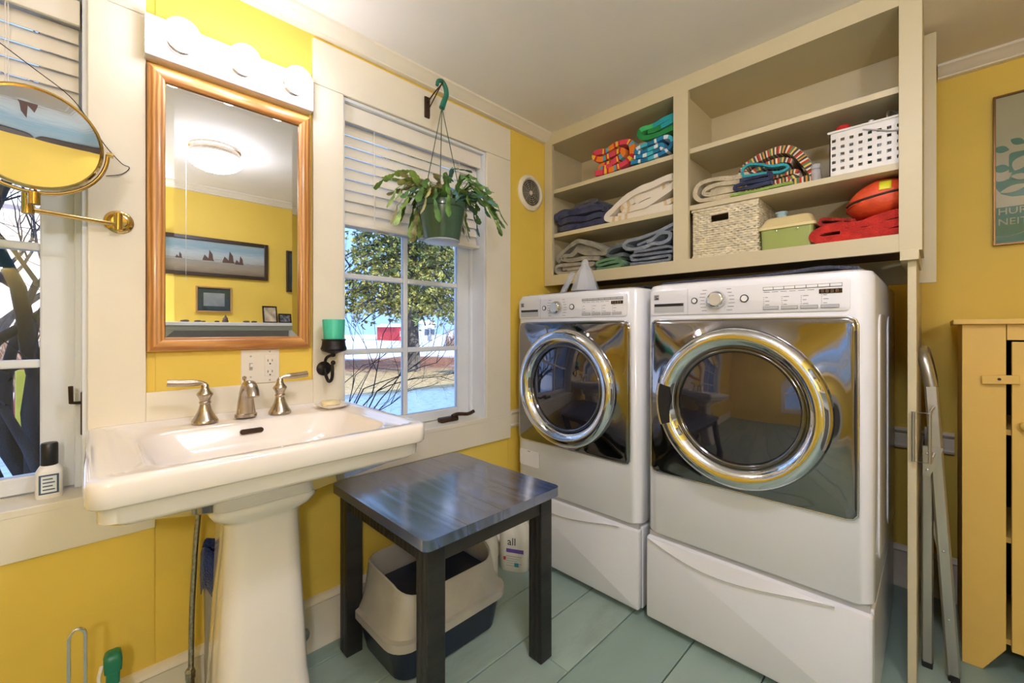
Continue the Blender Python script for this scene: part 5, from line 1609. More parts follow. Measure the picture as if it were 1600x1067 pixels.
# red cloth and orange bag
rc_ = thing('red_blanket', 'red blanket folded under the orange bag on the lowest shelf', 'blanket', (1.40, -0.6, SB))
rdm = cloth('red_fleece', (196, 52, 44), 0.12)
mk('folded_cloth', ribbon([(1.535, SB + 0.016), (1.42, SB + 0.014), (1.32, SB + 0.016), (1.288, SB + 0.030), (1.31, SB + 0.052), (1.38, SB + 0.056), (1.46, SB + 0.064), (1.535, SB + 0.074), (1.54, SB + 0.05), (1.45, SB + 0.036), (1.36, SB + 0.034)], YB0 + 0.004, -0.48, 0.028, 0.006, 10, 24, 6), rdm, rc_, 70)
mk('rolled_corner', ribbon([(1.40, SB + 0.076), (1.34, SB + 0.090), (1.305, SB + 0.096), (1.300, SB + 0.078), (1.33, SB + 0.072), (1.37, SB + 0.075)], -0.69, -0.55, 0.010, 0.004, 8, 25, 6), cloth('dark_red_fleece', (160, 48, 38)), rc_, 70)
obg = thing('orange_bag', 'orange zippered bag with yellow reflective patch on the red blanket', 'bag', (1.455, -0.6, SB + 0.09))
bm = blob(1.462, -0.595, SB + 0.092, 0.094, 0.105, 0.066, 0.05, 3.0, 4, 5, True, 2.6)
for v in bm.verts:
    u = (v.co.x - 1.37) / 0.19
    v.co.z -= 0.030 * (1 - min(1, max(0, u * 2.2))) * (1 if v.co.z > SB + 0.15 else 0.0)
from mathutils.bvhtree import BVHTree
tree = BVHTree.FromBMesh(bm)
def front(x, z, off=0.002):
    h = tree.ray_cast(Vector((x, -1.2, z)), Vector((0, 1, 0)))
    return Vector((x, (h[0].y if h[0] else -0.66) - off, z))
mk('bag_body', bm, mat('orange_nylon', (232, 84, 40), 0.55, var=0.06, scale=20, bump=0.2, bscale=120), obg, 180)
mk('zipper', T([front(1.374 + 0.165 * k / 14, SB + 0.136 + 0.026 * k / 14, 0.001) for k in range(15)], 0.0038, 6), mat('black_zip', (40, 34, 30), 0.6), obg, 60)
pb = new_bm()
g_ = [[pb.verts.new(front(1.466 + 0.032 * i / 6, SB + 0.166 + 0.036 * j / 6, 0.002)) for j in range(7)] for i in range(7)]
for i in range(6):
    for j in range(6):
        pb.faces.new((g_[i][j], g_[i + 1][j], g_[i + 1][j + 1], g_[i][j + 1]))
po = mk('reflective_patch', pb, mat('yellow_reflector', (226, 222, 50), 0.4), obg, 60)
so = po.modifiers.new('thickness', 'SOLIDIFY')
so.thickness = 0.002
# clear plastic piece on the washer
cp_ = thing('clear_clip', 'clear plastic faceted clip standing on the washing machine', 'clip', (0.36, -0.90, 1.3285))
def prong(a, b, w0, w1):
    A_, B_ = Vector(a), Vector(b)
    bm = new_bm()
    lps = []
    for P_, w in ((A_, w0), (B_, w1)):
        lps.append([P_ + Vector((sx * w, sy * w * 0.8, 0)) for sx, sy in ((-1, -1), (1, -1), (1, 1), (-1, 1))])
    return loft(bm, lps)
mk('prong', prong((0.262, -0.90, 1.340), (0.318, -0.89, 1.440), 0.011, 0.008), M['clear'], cp_)
mk('prong', prong((0.296, -0.93, 1.340), (0.336, -0.90, 1.436), 0.009, 0.006), M['clear'], cp_)
mk('cone', lathe(new_bm(), [(0.070, 1.3405), (0.068, 1.350), (0.036, 1.438), (0.020, 1.462), (0.018, 1.480), (0.012, 1.492), (0.0, 1.493)], 8, 'z', (0.402, -0.90, 0)), M['clear'], cp_)
mk('cone_lining', lathe(new_bm(), [(0.060, 1.3405), (0.030, 1.43), (0.012, 1.45)], 8, 'z', (0.402, -0.90, 0)), M['clear'], cp_)

# ------------------------------------------------------------------ step ladder
la = thing('step_ladder', 'folded aluminium step ladder leaning beside the partition panel', 'ladder', (1.61, -0.38, 0))
def flat_bar(bm, a, b, w, t_, wdir):
    A_, B_ = Vector(a), Vector(b)
    d_ = (B_ - A_).normalized()
    w_ = Vector(wdir)
    w_ = (w_ - d_ * w_.dot(d_)).normalized()
    n_ = d_.cross(w_)
    return loft(bm, [[P_ + w_ * (sx * w) + n_ * (sy * t_) for sx, sy in ((-1, -0.6), (-0.7, -1), (0.7, -1), (1, -0.6), (1, 0.6), (0.7, 1), (-0.7, 1), (-1, 0.6))] for P_ in (A_, B_)])
for yy in (-0.595, -0.195):
    mk('rail', flat_bar(new_bm(), (1.645, yy, 0.02), (1.592, yy + 0.01, 0.96), 0.017, 0.014, (1, 0, 0)), M['alu'], la, 40)
    mk('rail', flat_bar(new_bm(), (1.583, yy + 0.022, 0.02), (1.583, yy + 0.022, 0.72), 0.015, 0.012, (1, 0, 0)), M['alu'], la, 40)
    mk('foot', B(1.632, 1.659, yy - 0.014, yy + 0.014, 0.0, 0.026, bev=0.003), M['darkpl'], la)
    mk('foot', B(1.570, 1.596, yy + 0.010, yy + 0.034, 0.0, 0.026, bev=0.003), M['darkpl'], la)
    mk('hinge_plate', prism(new_bm(), [(1.572, 0.66), (1.572, 0.76), (1.622, 0.76), (1.59, 0.66)], 'y', yy - 0.012, yy - 0.008), M['alu'], la)
    for z in (0.68, 0.735, 0.42, 0.2):
        mk('rivet', lathe(new_bm(), [(0.0, -0.004), (0.004, -0.003), (0.0045, 0.0)], 10, 'y', (1.583 if z > 0.5 else 1.645 - 0.053 * z / 0.94, yy - 0.012, z)), M['chrome'], la, 60)
bow = [(1.592, -0.585, 0.96), (1.582, -0.585, 1.02), (1.574, -0.57, 1.058), (1.572, -0.53, 1.072), (1.572, -0.39, 1.075), (1.572, -0.25, 1.072), (1.574, -0.21, 1.058), (1.582, -0.19, 1.02), (1.592, -0.185, 0.96)]
mk('top_bow', T(smooth_path(bow, 5), 0.017, 10), M['alu'], la, 60)
for z, x in ((0.25, 1.632), (0.50, 1.618), (0.74, 1.604)):
    st_ = mk('step', B(x - 0.006, x + 0.006, -0.58, -0.20, z - 0.075, z + 0.0, bev=0.002), M['alu'], la)
    for k in range(4):
        mk('tread_rib', B(x + 0.005, x + 0.008, -0.575, -0.205, z - 0.07 + 0.018 * k, z - 0.066 + 0.018 * k), M['ltgrey'], st_)
gf = mk('grab_frame', T([(1.553, -0.765, 0.738), (1.590, -0.765, 0.738), (1.590, -0.765, 0.893), (1.553, -0.765, 0.893)], 0.0045, 8, closed=True), M['alu'], la, 60)
for z in (0.738, 0.893):
    mk('grab_rod', T([(1.590, -0.765, z), (1.598, -0.61, z)], 0.0045, 8), M['alu'], gf, 60)
mk('spreader', flat_bar(new_bm(), (1.590, -0.572, 0.52), (1.626, -0.59, 0.36), 0.007, 0.002, (1, 0, 0)), M['alu'], la)
mk('spreader', flat_bar(new_bm(), (1.590, -0.172, 0.52), (1.626, -0.19, 0.36), 0.007, 0.002, (1, 0, 0)), M['alu'], la)

# ------------------------------------------------------------------ old yellow cupboard
cu = thing('painted_cupboard', 'old yellow painted wooden cupboard against the back wall', 'cupboard', (1.97, -0.24, 0))
UX0, UX1, UY0, UY1, UZ = 1.668, 2.28, -0.455, -0.035, 1.170
mk('side_board', B(UX0, UX0 + 0.02, UY0 + 0.02, UY1, 0.0, UZ), M['cupboard'], cu)
mk('side_board', B(UX1 - 0.02, UX1, UY0 + 0.02, UY1, 0.0, UZ), M['cupboard'], cu)
mk('stile_board', prism(new_bm(), [(UX0, 0.0), (UX0 + 0.048, 0.0), (UX0 + 0.100, 0.092), (UX0 + 0.100, UZ), (UX0, UZ)], 'y', UY0, UY0 + 0.02, bev=0.001), M['cupboard'], cu)
mk('stile_board', prism(new_bm(), [(UX1, 0.0), (UX1 - 0.048, 0.0), (UX1 - 0.100, 0.092), (UX1 - 0.100, UZ), (UX1, UZ)], 'y', UY0, UY0 + 0.02, bev=0.001), M['cupboard'], cu)
mk('top_rail', B(UX0 + 0.102, UX1 - 0.102, UY0, UY0 + 0.02, 1.118, UZ), M['cupboard'], cu)
mk('back_board', B(UX0 + 0.02, UX1 - 0.02, UY1 - 0.015, UY1, 0.05, UZ), M['darkin'], cu)
mk('top_board', B(UX0 - 0.022, UX1 + 0.022, UY0 - 0.02, UY1, UZ, UZ + 0.018, bev=0.003), M['cupboard'], cu)
for z in (0.10, 0.44, 0.80):
    mk('inner_shelf', B(UX0 + 0.02, UX1 - 0.02, UY0 + 0.025, UY1 - 0.02, z, z + 0.018), M['cupboard'], cu)
dr_ = mk('door', B(UX0 + 0.112, UX1 - 0.104, UY0 - 0.002, UY0 + 0.018, 0.092, 1.112, bev=0.002), M['cupboard'], cu)
mk('knob', lathe(new_bm(), [(0.008, 0.0), (0.008, -0.014), (0.014, -0.018), (0.0165, -0.026), (0.013, -0.033), (0.0, -0.036)], 24, 'y', (UX0 + 0.142, UY0 - 0.002, 0.842)), M['cupboard'], dr_, 60)
lt = new_bm()
box(lt, UX0 + 0.045, UX0 + 0.128, UY0 - 0.016, UY0 - 0.003, 0.972, 1.000, bev=0.0015)
lt = rot_bm(lt, R(-5), 'Y', (UX0 + 0.085, UY0, 0.985))
tl_ = mk('turn_latch', lt, M['cupboard'], cu)
mk('latch_screw', lathe(new_bm(), [(0.0, -0.003), (0.004, -0.002), (0.0045, 0.0)], 12, 'y', (UX0 + 0.084, UY0 - 0.016, 0.988)), M['darkpl'], tl_, 60)

# ------------------------------------------------------------------ poster on the back wall
po_ = thing('framed_poster', 'framed green and tan leaf poster above the yellow cupboard', 'poster', (1.98, -0.01, 1.491))
PX0, PX1, PZ0, PZ1 = 1.768, 2.17, 1.491, 2.091
gold = mat('thin_bronze_frame', (126, 92, 52), 0.3, 0.8)
for a in ((PX0, PX0 + 0.007, PZ0, PZ1), (PX1 - 0.007, PX1, PZ0, PZ1)):
    mk('frame_side', B(a[0], a[1], -0.020, -0.001, a[2], a[3], bev=0.001), gold, po_)
for a in ((PX0 + 0.007, PX1 - 0.007, PZ0, PZ0 + 0.007), (PX0 + 0.007, PX1 - 0.007, PZ1 - 0.007, PZ1)):
    mk('frame_side', B(a[0], a[1], -0.020, -0.001, a[2], a[3], bev=0.001), gold, po_)
tan = mat('poster_tan', (206, 190, 136), 0.5, var=0.02)
grn = mat('poster_green', (74, 128, 84), 0.5, var=0.03)
pp_ = mk('paper', B(PX0 + 0.006, PX1 - 0.006, -0.010, -0.002, PZ0 + 0.006, PZ1 - 0.006), tan, po_)
yp = -0.0105
mk('green_field', B(PX0 + 0.008, PX1 - 0.008, yp, yp + 0.001, PZ0 + 0.010, PZ0 + 0.152), grn, pp_)
def leafpoly(cx, cz, L_, W_, ang):
    pts = []
    for k in range(17):
        u = -1 + 2 * k / 16
        pts.append((u * L_, W_ * (1 - u * u)))
    for k in range(15, 0, -1):
        u = -1 + 2 * k / 16
        pts.append((u * L_, -W_ * (1 - u * u)))
    ca, sa = math.cos(ang), math.sin(ang)
    return [(cx + x * ca - z * sa, cz + x * sa + z * ca) for x, z in pts]
for cx, cz, L_, W_, a, m_ in ((0.022, 0.385, 0.022, 0.014, -20, 0), (0.022, 0.308, 0.024, 0.016, -15, 0), (0.064, 0.405, 0.022, 0.013, -35, 0), (0.10, 0.40, 0.024, 0.014, 30, 0), (0.14, 0.385, 0.022, 0.014, -25, 0), (0.14, 0.31, 0.024, 0.015, 20, 0)):
    mk('leaf_shape', prism(new_bm(), leafpoly(PX0 + cx, PZ0 + cz, L_, W_, R(a)), 'y', yp, yp + 0.001), grn, pp_)
    mk('leaf_shape', prism(new_bm(), leafpoly(PX1 - cx, PZ0 + cz, L_, W_, R(-a)), 'y', yp, yp + 0.001), grn, pp_)
bmk = new_bm()
prism(bmk, rrect(PX0 + 0.042, PX0 + 0.125, PZ0 + 0.255, PZ0 + 0.365, 0.012, 4), 'y', yp, yp + 0.001)
prism(bmk, rrect(PX1 - 0.125, PX1 - 0.042, PZ0 + 0.255, PZ0 + 0.365, 0.012, 4), 'y', yp, yp + 0.001)
mk('leaf_block', bmk, grn, pp_)
mk('leaf_bowl', prism(new_bm(), [(PX0 + 0.008, PZ0 + 0.262), (PX0 + 0.008, PZ0 + 0.232), (PX0 + 0.022, PZ0 + 0.205), (PX0 + 0.05, PZ0 + 0.190), (PX0 + 0.12, PZ0 + 0.186), (PX1 - 0.05, PZ0 + 0.190), (PX1 - 0.022, PZ0 + 0.205), (PX1 - 0.008, PZ0 + 0.232), (PX1 - 0.008, PZ0 + 0.262)], 'y', yp, yp + 0.001), grn, pp_)
for cx, cz, L_, W_, a in ((0.070, 0.318, 0.030, 0.020, 65), (0.030, 0.272, 0.024, 0.013, 35), (0.072, 0.265, 0.026, 0.012, -15), (0.055, 0.222, 0.038, 0.013, 15), (0.11, 0.30, 0.026, 0.015, 110), (0.12, 0.225, 0.034, 0.013, -12)):
    mk('leaf_shape', prism(new_bm(), leafpoly(PX0 + cx, PZ0 + cz, L_, W_, R(a)), 'y', yp - 0.0006, yp + 0.0004), tan, pp_)
    mk('leaf_shape', prism(new_bm(), leafpoly(PX1 - cx, PZ0 + cz, L_, W_, R(-a)), 'y', yp - 0.0006, yp + 0.0004), tan, pp_)
for body, z in (('HUR', 0.122), ('NEIT', 0.080)):
    tb_ = text_bm(body, 0.038)
    bmesh.ops.scale(tb_, verts=tb_.verts, vec=(1.0, 1.0, 1.0))
    bmesh.ops.rotate(tb_, verts=tb_.verts, cent=(0, 0, 0), matrix=Matrix.Rotation(R(90), 3, 'X'))
    bmesh.ops.translate(tb_, verts=tb_.verts, vec=(PX0 + 0.012, yp - 0.0006, PZ0 + z))
    mk('lettering', tb_, tan, pp_)
mk('hill_line', T(smooth_path([(PX0 + 0.008, yp - 0.0005, PZ0 + 0.036), (PX0 + 0.04, yp - 0.0005, PZ0 + 0.034), (PX0 + 0.075, yp - 0.0005, PZ0 + 0.044), (PX0 + 0.13, yp - 0.0005, PZ0 + 0.060), (PX1 - 0.01, yp - 0.0005, PZ0 + 0.05)], 5), 0.0011, 5), tan, pp_)
mk('glazing', B(PX0 + 0.006, PX1 - 0.006, -0.016, -0.014, PZ0 + 0.006, PZ1 - 0.006), M['picglass'], po_)

# ------------------------------------------------------------------ far side of the room (seen in the mirror)
mt = thing('fireplace_mantel', 'white panelled fireplace mantel reflected in the wall mirror', 'mantel', (2.42, -1.9, 0))
wp = mat('mantel_white_paint', (226, 228, 226), 0.4, var=0.01)
mk('shelf', B(2.30, 2.499, -2.75, -1.05, 1.185, 1.212, bev=0.003), wp, mt)
mk('bed_mould', B(2.36, 2.499, -2.70, -1.10, 1.155, 1.185, bev=0.006), wp, mt)
mk('frieze', B(2.42, 2.499, -2.68, -1.12, 0.90, 1.155), wp, mt)
mk('leg_pilaster', B(2.42, 2.499, -2.68, -2.45, 0.0, 0.90), wp, mt)
mk('leg_pilaster', B(2.42, 2.499, -1.35, -1.12, 0.0, 0.90), wp, mt)
mk('fire_board', B(2.46, 2.499, -2.45, -1.35, 0.0, 0.90), mat('fire_board_grey', (120, 116, 110), 0.7), mt)
for a, b in ((-2.63, -2.12), (-2.07, -1.70), (-1.65, -1.17)):
    mk('frieze_panel', B(2.414, 2.421, a, b, 0.95, 1.12, bev=0.003), wp, mt)
def picture(name, label, cat, y0, y1, z0, z1, fm, fw_, mat_w, inner, xw=2.499):
    t = thing(name, label, cat, (xw - 0.012, (y0 + y1) / 2, z0))
    d_ = 0.024
    for a in ((y0, y0 + fw_, z0, z1), (y1 - fw_, y1, z0, z1), (y0 + fw_, y1 - fw_, z0, z0 + fw_), (y0 + fw_, y1 - fw_, z1 - fw_, z1)):
        mk('frame_side', B(xw - d_, xw, a[0], a[1], a[2], a[3], bev=0.002), fm, t)
    if mat_w:
        mk('mount', B(xw - 0.010, xw - 0.004, y0 + fw_, y1 - fw_, z0 + fw_, z1 - fw_), mat('olive_mount', (104, 112, 92), 0.7), t)
    k = fw_ + mat_w
    im = mk('picture_sheet', B(xw - 0.012, xw - 0.005, y0 + k, y1 - k, z0 + k, z1 - k), inner, t)
    if mat_w:
        mk('glazing', B(xw - 0.016, xw - 0.014, y0 + fw_, y1 - fw_, z0 + fw_, z1 - fw_), M['picglass'], t)
    return t, im
dkf = mat('dark_walnut_frame', (62, 46, 34), 0.35, var=0.1)
def sea_mat():
    m = bpy.data.materials.new('seascape_paint')
    m.use_nodes = True
    N, L = m.node_tree.nodes, m.node_tree.links
    b = N['Principled BSDF']
    b.inputs['Roughness'].default_value = 0.5
    tc = N.new('ShaderNodeTexCoord')
    sp = N.new('ShaderNodeSeparateXYZ')
    L.new(tc.outputs['Generated'], sp.inputs[0])
    cr = N.new('ShaderNodeValToRGB')
    ramp_set(cr.color_ramp, [(0.0, lin((122, 108, 86))), (0.20, lin((150, 138, 116))), (0.38, lin((142, 140, 128))), (0.42, lin((168, 172, 166))), (0.6, lin((172, 184, 186))), (0.8, lin((128, 160, 172))), (1.0, lin((150, 168, 172)))])
    nz = N.new('ShaderNodeTexNoise')
    nz.inputs['Scale'].default_value = 9
    mp = N.new('ShaderNodeMapping')
    mp.inputs['Scale'].default_value = (1, 1.2, 5)
    L.new(tc.outputs['Generated'], mp.inputs[0])
    L.new(mp.outputs[0], nz.inputs['Vector'])
    ad = N.new('ShaderNodeMath')
    ad.operation = 'MULTIPLY_ADD'
    ad.inputs[1].default_value = 0.35
    L.new(nz.outputs['Fac'], ad.inputs[0])
    su = N.new('ShaderNodeMath')
    su.operation = 'SUBTRACT'
    su.inputs[1].default_value = 0.17
    L.new(sp.outputs[2], su.inputs[0])
    L.new(su.outputs[0], ad.inputs[2])
    L.new(ad.outputs[0], cr.inputs[0])
    L.new(cr.outputs[0], b.inputs['Base Color'])
    return m
pic, im = picture('seascape_painting', 'wide dark-framed seascape painting with boats seen in the mirror', 'painting', -2.62, -1.517, 1.575, 1.88, dkf, 0.028, 0.0, sea_mat())
brown = mat('sail_brown', (86, 62, 50), 0.6)
for cy, cz, s in ((-2.12, 1.70, 0.5), (-1.935, 1.70, 0.9), (-1.80, 1.695, 1.0), (-1.725, 1.69, 0.75), (-2.35, 1.70, 0.8)):
    mk('boat_shape', prism(new_bm(), [(cy - 0.045 * s, cz), (cy + 0.04 * s, cz), (cy + 0.032 * s, cz + 0.018 * s), (cy + 0.028 * s, cz + 0.06 * s), (cy + 0.005 * s, cz + 0.095 * s), (cy - 0.002 * s, cz + 0.02 * s), (cy - 0.03 * s, cz + 0.05 * s), (cy - 0.042 * s, cz + 0.016 * s)], 'x', 2.486, 2.4875), brown, im)
pf = mat('tan_wood_frame', (176, 138, 84), 0.4, var=0.06)
inkm = mat('drawing_paper', (222, 220, 206), 0.6, var=0.04, scale=30)
picture('small_picture', 'small tan-framed drawing with olive mount seen in the mirror', 'picture', -2.019, -1.779, 1.292, 1.496, pf, 0.012, 0.038, inkm)
bluepic = mat('blue_print', (70, 110, 160), 0.5, var=0.2, scale=12)
pc, im = picture('sail_picture', 'tall dark-framed blue sailboat picture seen in the mirror', 'picture', -1.37, -1.13, 1.49, 1.855, dkf, 0.018, 0.022, bluepic)
mk('sail_shape', prism(new_bm(), [(-1.27, 1.58), (-1.22, 1.58), (-1.245, 1.75)], 'x', 2.486, 2.4875), M['whitepl'], im)
def standing(y0, y1, h, label, inner):
    t = thing('photo_frame', label, 'photo frame', (2.40, (y0 + y1) / 2, 1.212))
    fm = mat('black_photo_frame', (34, 30, 30), 0.3)
    def lean(bm):
        return rot_bm(bm, R(12), 'Y', (2.40, 0, 1.212))
    for a in ((y0, y0 + 0.01, 1.212, 1.212 + h), (y1 - 0.01, y1, 1.212, 1.212 + h), (y0 + 0.01, y1 - 0.01, 1.212, 1.222), (y0 + 0.01, y1 - 0.01, 1.202 + h, 1.212 + h)):
        mk('frame_side', lean(B(2.394, 2.406, *a)), fm, t)
    mk('photograph', lean(B(2.398, 2.403, y0 + 0.01, y1 - 0.01, 1.222, 1.202 + h)), inner, t)
standing(-1.575, -1.465, 0.145, 'black upright photo frame on the mantel seen in the mirror', mat('sepia_photo', (190, 176, 150), 0.5, var=0.25, scale=20))
standing(-1.455, -1.355, 0.082, 'small dark speckled photo frame on the mantel shelf', mat('speckled_photo', (110, 112, 116), 0.5, var=0.5, scale=60))
rs = random.Random(9)
stonem = [mat('beach_stone_a', (104, 92, 74), 0.7, var=0.2, scale=30), mat('beach_stone_b', (78, 66, 54), 0.7, var=0.2, scale=30)]
for k, (yy, sx) in enumerate(((-2.10, 0.028), (-2.02, 0.022), (-1.985, 0.016), (-1.90, 0.018), (-1.70, 0.024), (-1.645, 0.022))):
    tag(mk('mantel_stone', blob(2.38, yy, 1.2125, sx * 0.8, sx, sx * 0.35, 0.15, 8, k, 3, True, 2.2), stonem[k % 2], smooth=180), ['broad brown stone at the frame end of the mantel shelf', 'dark stone next to the broad brown one on the mantel', 'tiny brown stone under the small tan-framed drawing', 'small dark stone just before the mantel figurine', 'brown stone midway between figurine and photo frame', 'dark stone closest to the black photo frame'][k], 'stone', 'stones on the mantel')
fg = thing('figurine', 'tiny brown pointed figurine on the mantel among the stones', 'figurine', (2.38, -1.845, 1.212))
mk('base', lathe(new_bm(), [(0.0, 0.0), (0.02, 0.0), (0.022, 0.012), (0.016, 0.022)], 16, 'z', (2.38, -1.845, 1.212)), brown, fg, 50)
mk('body', lathe(new_bm(), [(0.016, 0.020), (0.018, 0.03), (0.008, 0.045), (0.006, 0.055), (0.0, 0.062)], 16, 'z', (2.38, -1.845, 1.212)), stonem[0], fg, 50)

# ------------------------------------------------------------------ outdoors
GZ0 = -0.6
def ground_mat():
    m = bpy.data.materials.new('winter_lawn')
    m.use_nodes = True
    N, L = m.node_tree.nodes, m.node_tree.links
    b = N['Principled BSDF']
    b.inputs['Roughness'].default_value = 0.9
    ge = N.new('ShaderNodeNewGeometry')
    def dist_to(c, sc):
        mp = N.new('ShaderNodeMapping')
        mp.inputs['Location'].default_value = (-c[0] * sc[0], -c[1] * sc[1], 0)
        mp.inputs['Scale'].default_value = (sc[0], sc[1], 0)
        L.new(ge.outputs['Position'], mp.inputs[0])
        ln = N.new('ShaderNodeVectorMath')
        ln.operation = 'LENGTH'
        L.new(mp.outputs[0], ln.inputs[0])
        return ln.outputs['Value']
    nz = N.new('ShaderNodeTexNoise')
    nz.inputs['Scale'].default_value = 0.7
    nz.inputs['Detail'].default_value = 8
    nz.inputs['Roughness'].default_value = 0.7
    L.new(ge.outputs['Position'], nz.inputs['Vector'])
    nf = N.new('ShaderNodeTexNoise')
    nf.inputs['Scale'].default_value = 9
    nf.inputs['Detail'].default_value = 6
    L.new(ge.outputs['Position'], nf.inputs['Vector'])
    def mask(dv, edge, soft):
        a = N.new('ShaderNodeMath')
        a.operation = 'MULTIPLY_ADD'
        a.inputs[1].default_value = 0.9
        L.new(nz.outputs['Fac'], a.inputs[0])
        L.new(dv, a.inputs[2])
        r = N.new('ShaderNodeMapRange')
        r.inputs[1].default_value = edge + 0.45
        r.inputs[2].default_value = edge + 0.45 + soft
        r.inputs[3].default_value = 1.0
        r.inputs[4].default_value = 0.0
        L.new(a.outputs[0], r.inputs[0])
        return r.outputs[0]
    g = mask(dist_to((-12.6, 5.6), (0.26, 0.15)), 0.95, 0.18)
    br = mask(dist_to((-19.0, 9.5), (0.24, 0.16)), 0.75, 0.60)
    grass = N.new('ShaderNodeValToRGB')
    ramp_set(grass.color_ramp, [(0.3, lin((168, 140, 98))), (0.7, lin((226, 200, 150)))])
    L.new(nf.outputs['Fac'], grass.inputs[0])
    leaf = N.new('ShaderNodeValToRGB')
    ramp_set(leaf.color_ramp, [(0.3, lin((112, 64, 36))), (0.7, lin((176, 112, 66)))])
    L.new(nf.outputs['Fac'], leaf.inputs[0])
    sn = N.new('ShaderNodeValToRGB')
    ramp_set(sn.color_ramp, [(0.25, lin((206, 206, 204))), (0.5, lin((244, 246, 250)))])
    L.new(nf.outputs['Fac'], sn.inputs[0])
    m1 = N.new('ShaderNodeMixRGB')
    L.new(g, m1.inputs[0])
    L.new(sn.outputs[0], m1.inputs[1])
    L.new(grass.outputs[0], m1.inputs[2])
    m2 = N.new('ShaderNodeMixRGB')
    L.new(br, m2.inputs[0])
    L.new(m1.outputs[0], m2.inputs[1])
    L.new(leaf.outputs[0], m2.inputs[2])
    L.new(m2.outputs[0], b.inputs['Base Color'])
    return m
bm = new_bm()
nxg, nyg = 90, 70
gv = []
for i in range(nxg + 1):
    row = []
    for j in range(nyg + 1):
        x = 30 - 120 * (i / nxg)
        y = -45 + 105 * j / nyg
        z = GZ0 + (0.0 if x > -3 else 1.0) * (0.10 * noise.noise(Vector((x * 0.3, y * 0.3, 0))) + 0.03 * noise.noise(Vector((x * 1.3, y * 1.3, 4)))) * min(1, max(0, -x) / 5) + 0.35 * max(0, (-x - 24) / 30)
        row.append(bm.verts.new((x, y, z)))
    gv.append(row)
for i in range(nxg):
    for j in range(nyg):
        bm.faces.new((gv[i][j], gv[i + 1][j], gv[i + 1][j + 1], gv[i][j + 1]))
gr = struct(mk('ground', bm, ground_mat(), smooth=180))
gr['label'] = 'snowy lawn with tan dead grass outside the windows'

barkm = mat('grey_bark', (104, 98, 96), 0.9, var=0.25, scale=6, bump=1.0, bscale=14, stretch=(1, 1, 0.25))
darkbark = mat('dark_bark', (46, 46, 52), 0.9, var=0.3, scale=5, bump=1.0, bscale=12, stretch=(1, 1, 0.25))
twigm = mat('dark_twig', (50, 44, 44), 0.9, var=0.2)
def grow(bm, p, d, L_, r, depth, rn, split=(2, 3), bend=0.35, seg=6, shrink=0.68, tw=None, up=0.12):
    pts, rad = [p.copy()], [r]
    n = 5
    for k in range(n):
        d = (d + Vector((rn.uniform(-1, 1), rn.uniform(-1, 1), rn.uniform(-1, 1))) * bend * 0.5 + Vector((0, 0, up * 0.3))).normalized()
        p = p + d * (L_ / n)
        pts.append(p.copy())
        rad.append(r * (1 - 0.42 * (k + 1) / n))
    tgt = bm if (tw is None or r > 0.02) else tw
    tube(tgt, pts, rad, seg if r > 0.03 else 4, cap=False)
    if depth == 0:
        return
    for k in range(rn.randint(*split)):
        at = pts[-1] if k == 0 else pts[rn.randint(2, n)]
        nd = (d + Vector((rn.uniform(-1, 1), rn.uniform(-1, 1), rn.uniform(-0.7, 1))) * 0.75).normalized()
        grow(bm, at.copy(), nd, L_ * rn.uniform(0.6, 0.85), r * shrink * rn.uniform(0.75, 1.0) if k else r * 0.58, depth - 1, rn, split, bend, seg, shrink, tw, up)

# gnarled tree right outside the left window
rn = random.Random(41)
tt = thing('bare_tree', 'gnarled dark bare tree filling the window behind the brass mirror', 'tree', (-3.6, -2.9, GZ0))
bm, tw = new_bm(), new_bm()
for base, d0, L_, r in (((-3.6, -3.02, GZ0 - 0.05), (0.05, -0.10, 1), 1.3, 0.115), ((-3.5, -2.92, GZ0 - 0.05), (0.1, 0.28, 1), 1.5, 0.095), ((-3.7, -2.80, GZ0 - 0.05), (0.0, -0.28, 1), 1.6, 0.085), ((-3.5, -3.15, GZ0 - 0.05), (0.0, 0.35, 1), 1.4, 0.075), ((-3.6, -2.62, GZ0 - 0.05), (0.1, 0.05, 1), 1.2, 0.05)):
    grow(bm, Vector(base), Vector(d0).normalized(), L_, r, 5, rn, (2, 3), 0.45, 8, 0.62, tw, 0.1)
mk('trunk', bm, darkbark, tt, 60)
stuff(mk('twigs', tw, twigm, tt))
tt2 = thing('bare_tree', 'thin bare tree farther back beyond the gnarled trunk', 'tree', (-9.5, -3.4, GZ0))
bm, tw = new_bm(), new_bm()
for bx_, by_ in ((-9.5, -3.4), (-9.9, -3.9)):
    grow(bm, Vector((bx_, by_, GZ0 - 0.05)), Vector((0, 0.08, 1)), 2.0, 0.10, 5, rn, (2, 3), 0.35, 6, 0.62, tw, 0.15)
mk('trunk', bm, darkbark, tt2, 60)
stuff(mk('twigs', tw, twigm, tt2))
# leafless shrub by the right window
rn = random.Random(77)
ts = thing('bare_shrub', 'leafless shrub with thin dark twigs outside the plant window', 'shrub', (-3.7, -0.75, GZ0))
bm, tw = new_bm(), new_bm()
for d0 in ((0.0, 0.35, 1), (-0.1, 0.65, 0.8), (0.1, 0.15, 1), (-0.2, 0.55, 1), (0.0, 0.85, 0.5), (0.1, 0.6, 0.6), (-0.1, 0.9, 0.75)):
    grow(bm, Vector((-3.7 + rn.uniform(-.2, .2), -0.85 + rn.uniform(-.2, .1), GZ0 - 0.03)), Vector(d0).normalized(), 1.35, 0.015, 5, rn, (2, 3), 0.3, 5, 0.66, tw, 0.05)
stuff(mk('twigs', tw, twigm, ts))
if len(bm.verts):
    mk('stems', bm, twigm, ts)
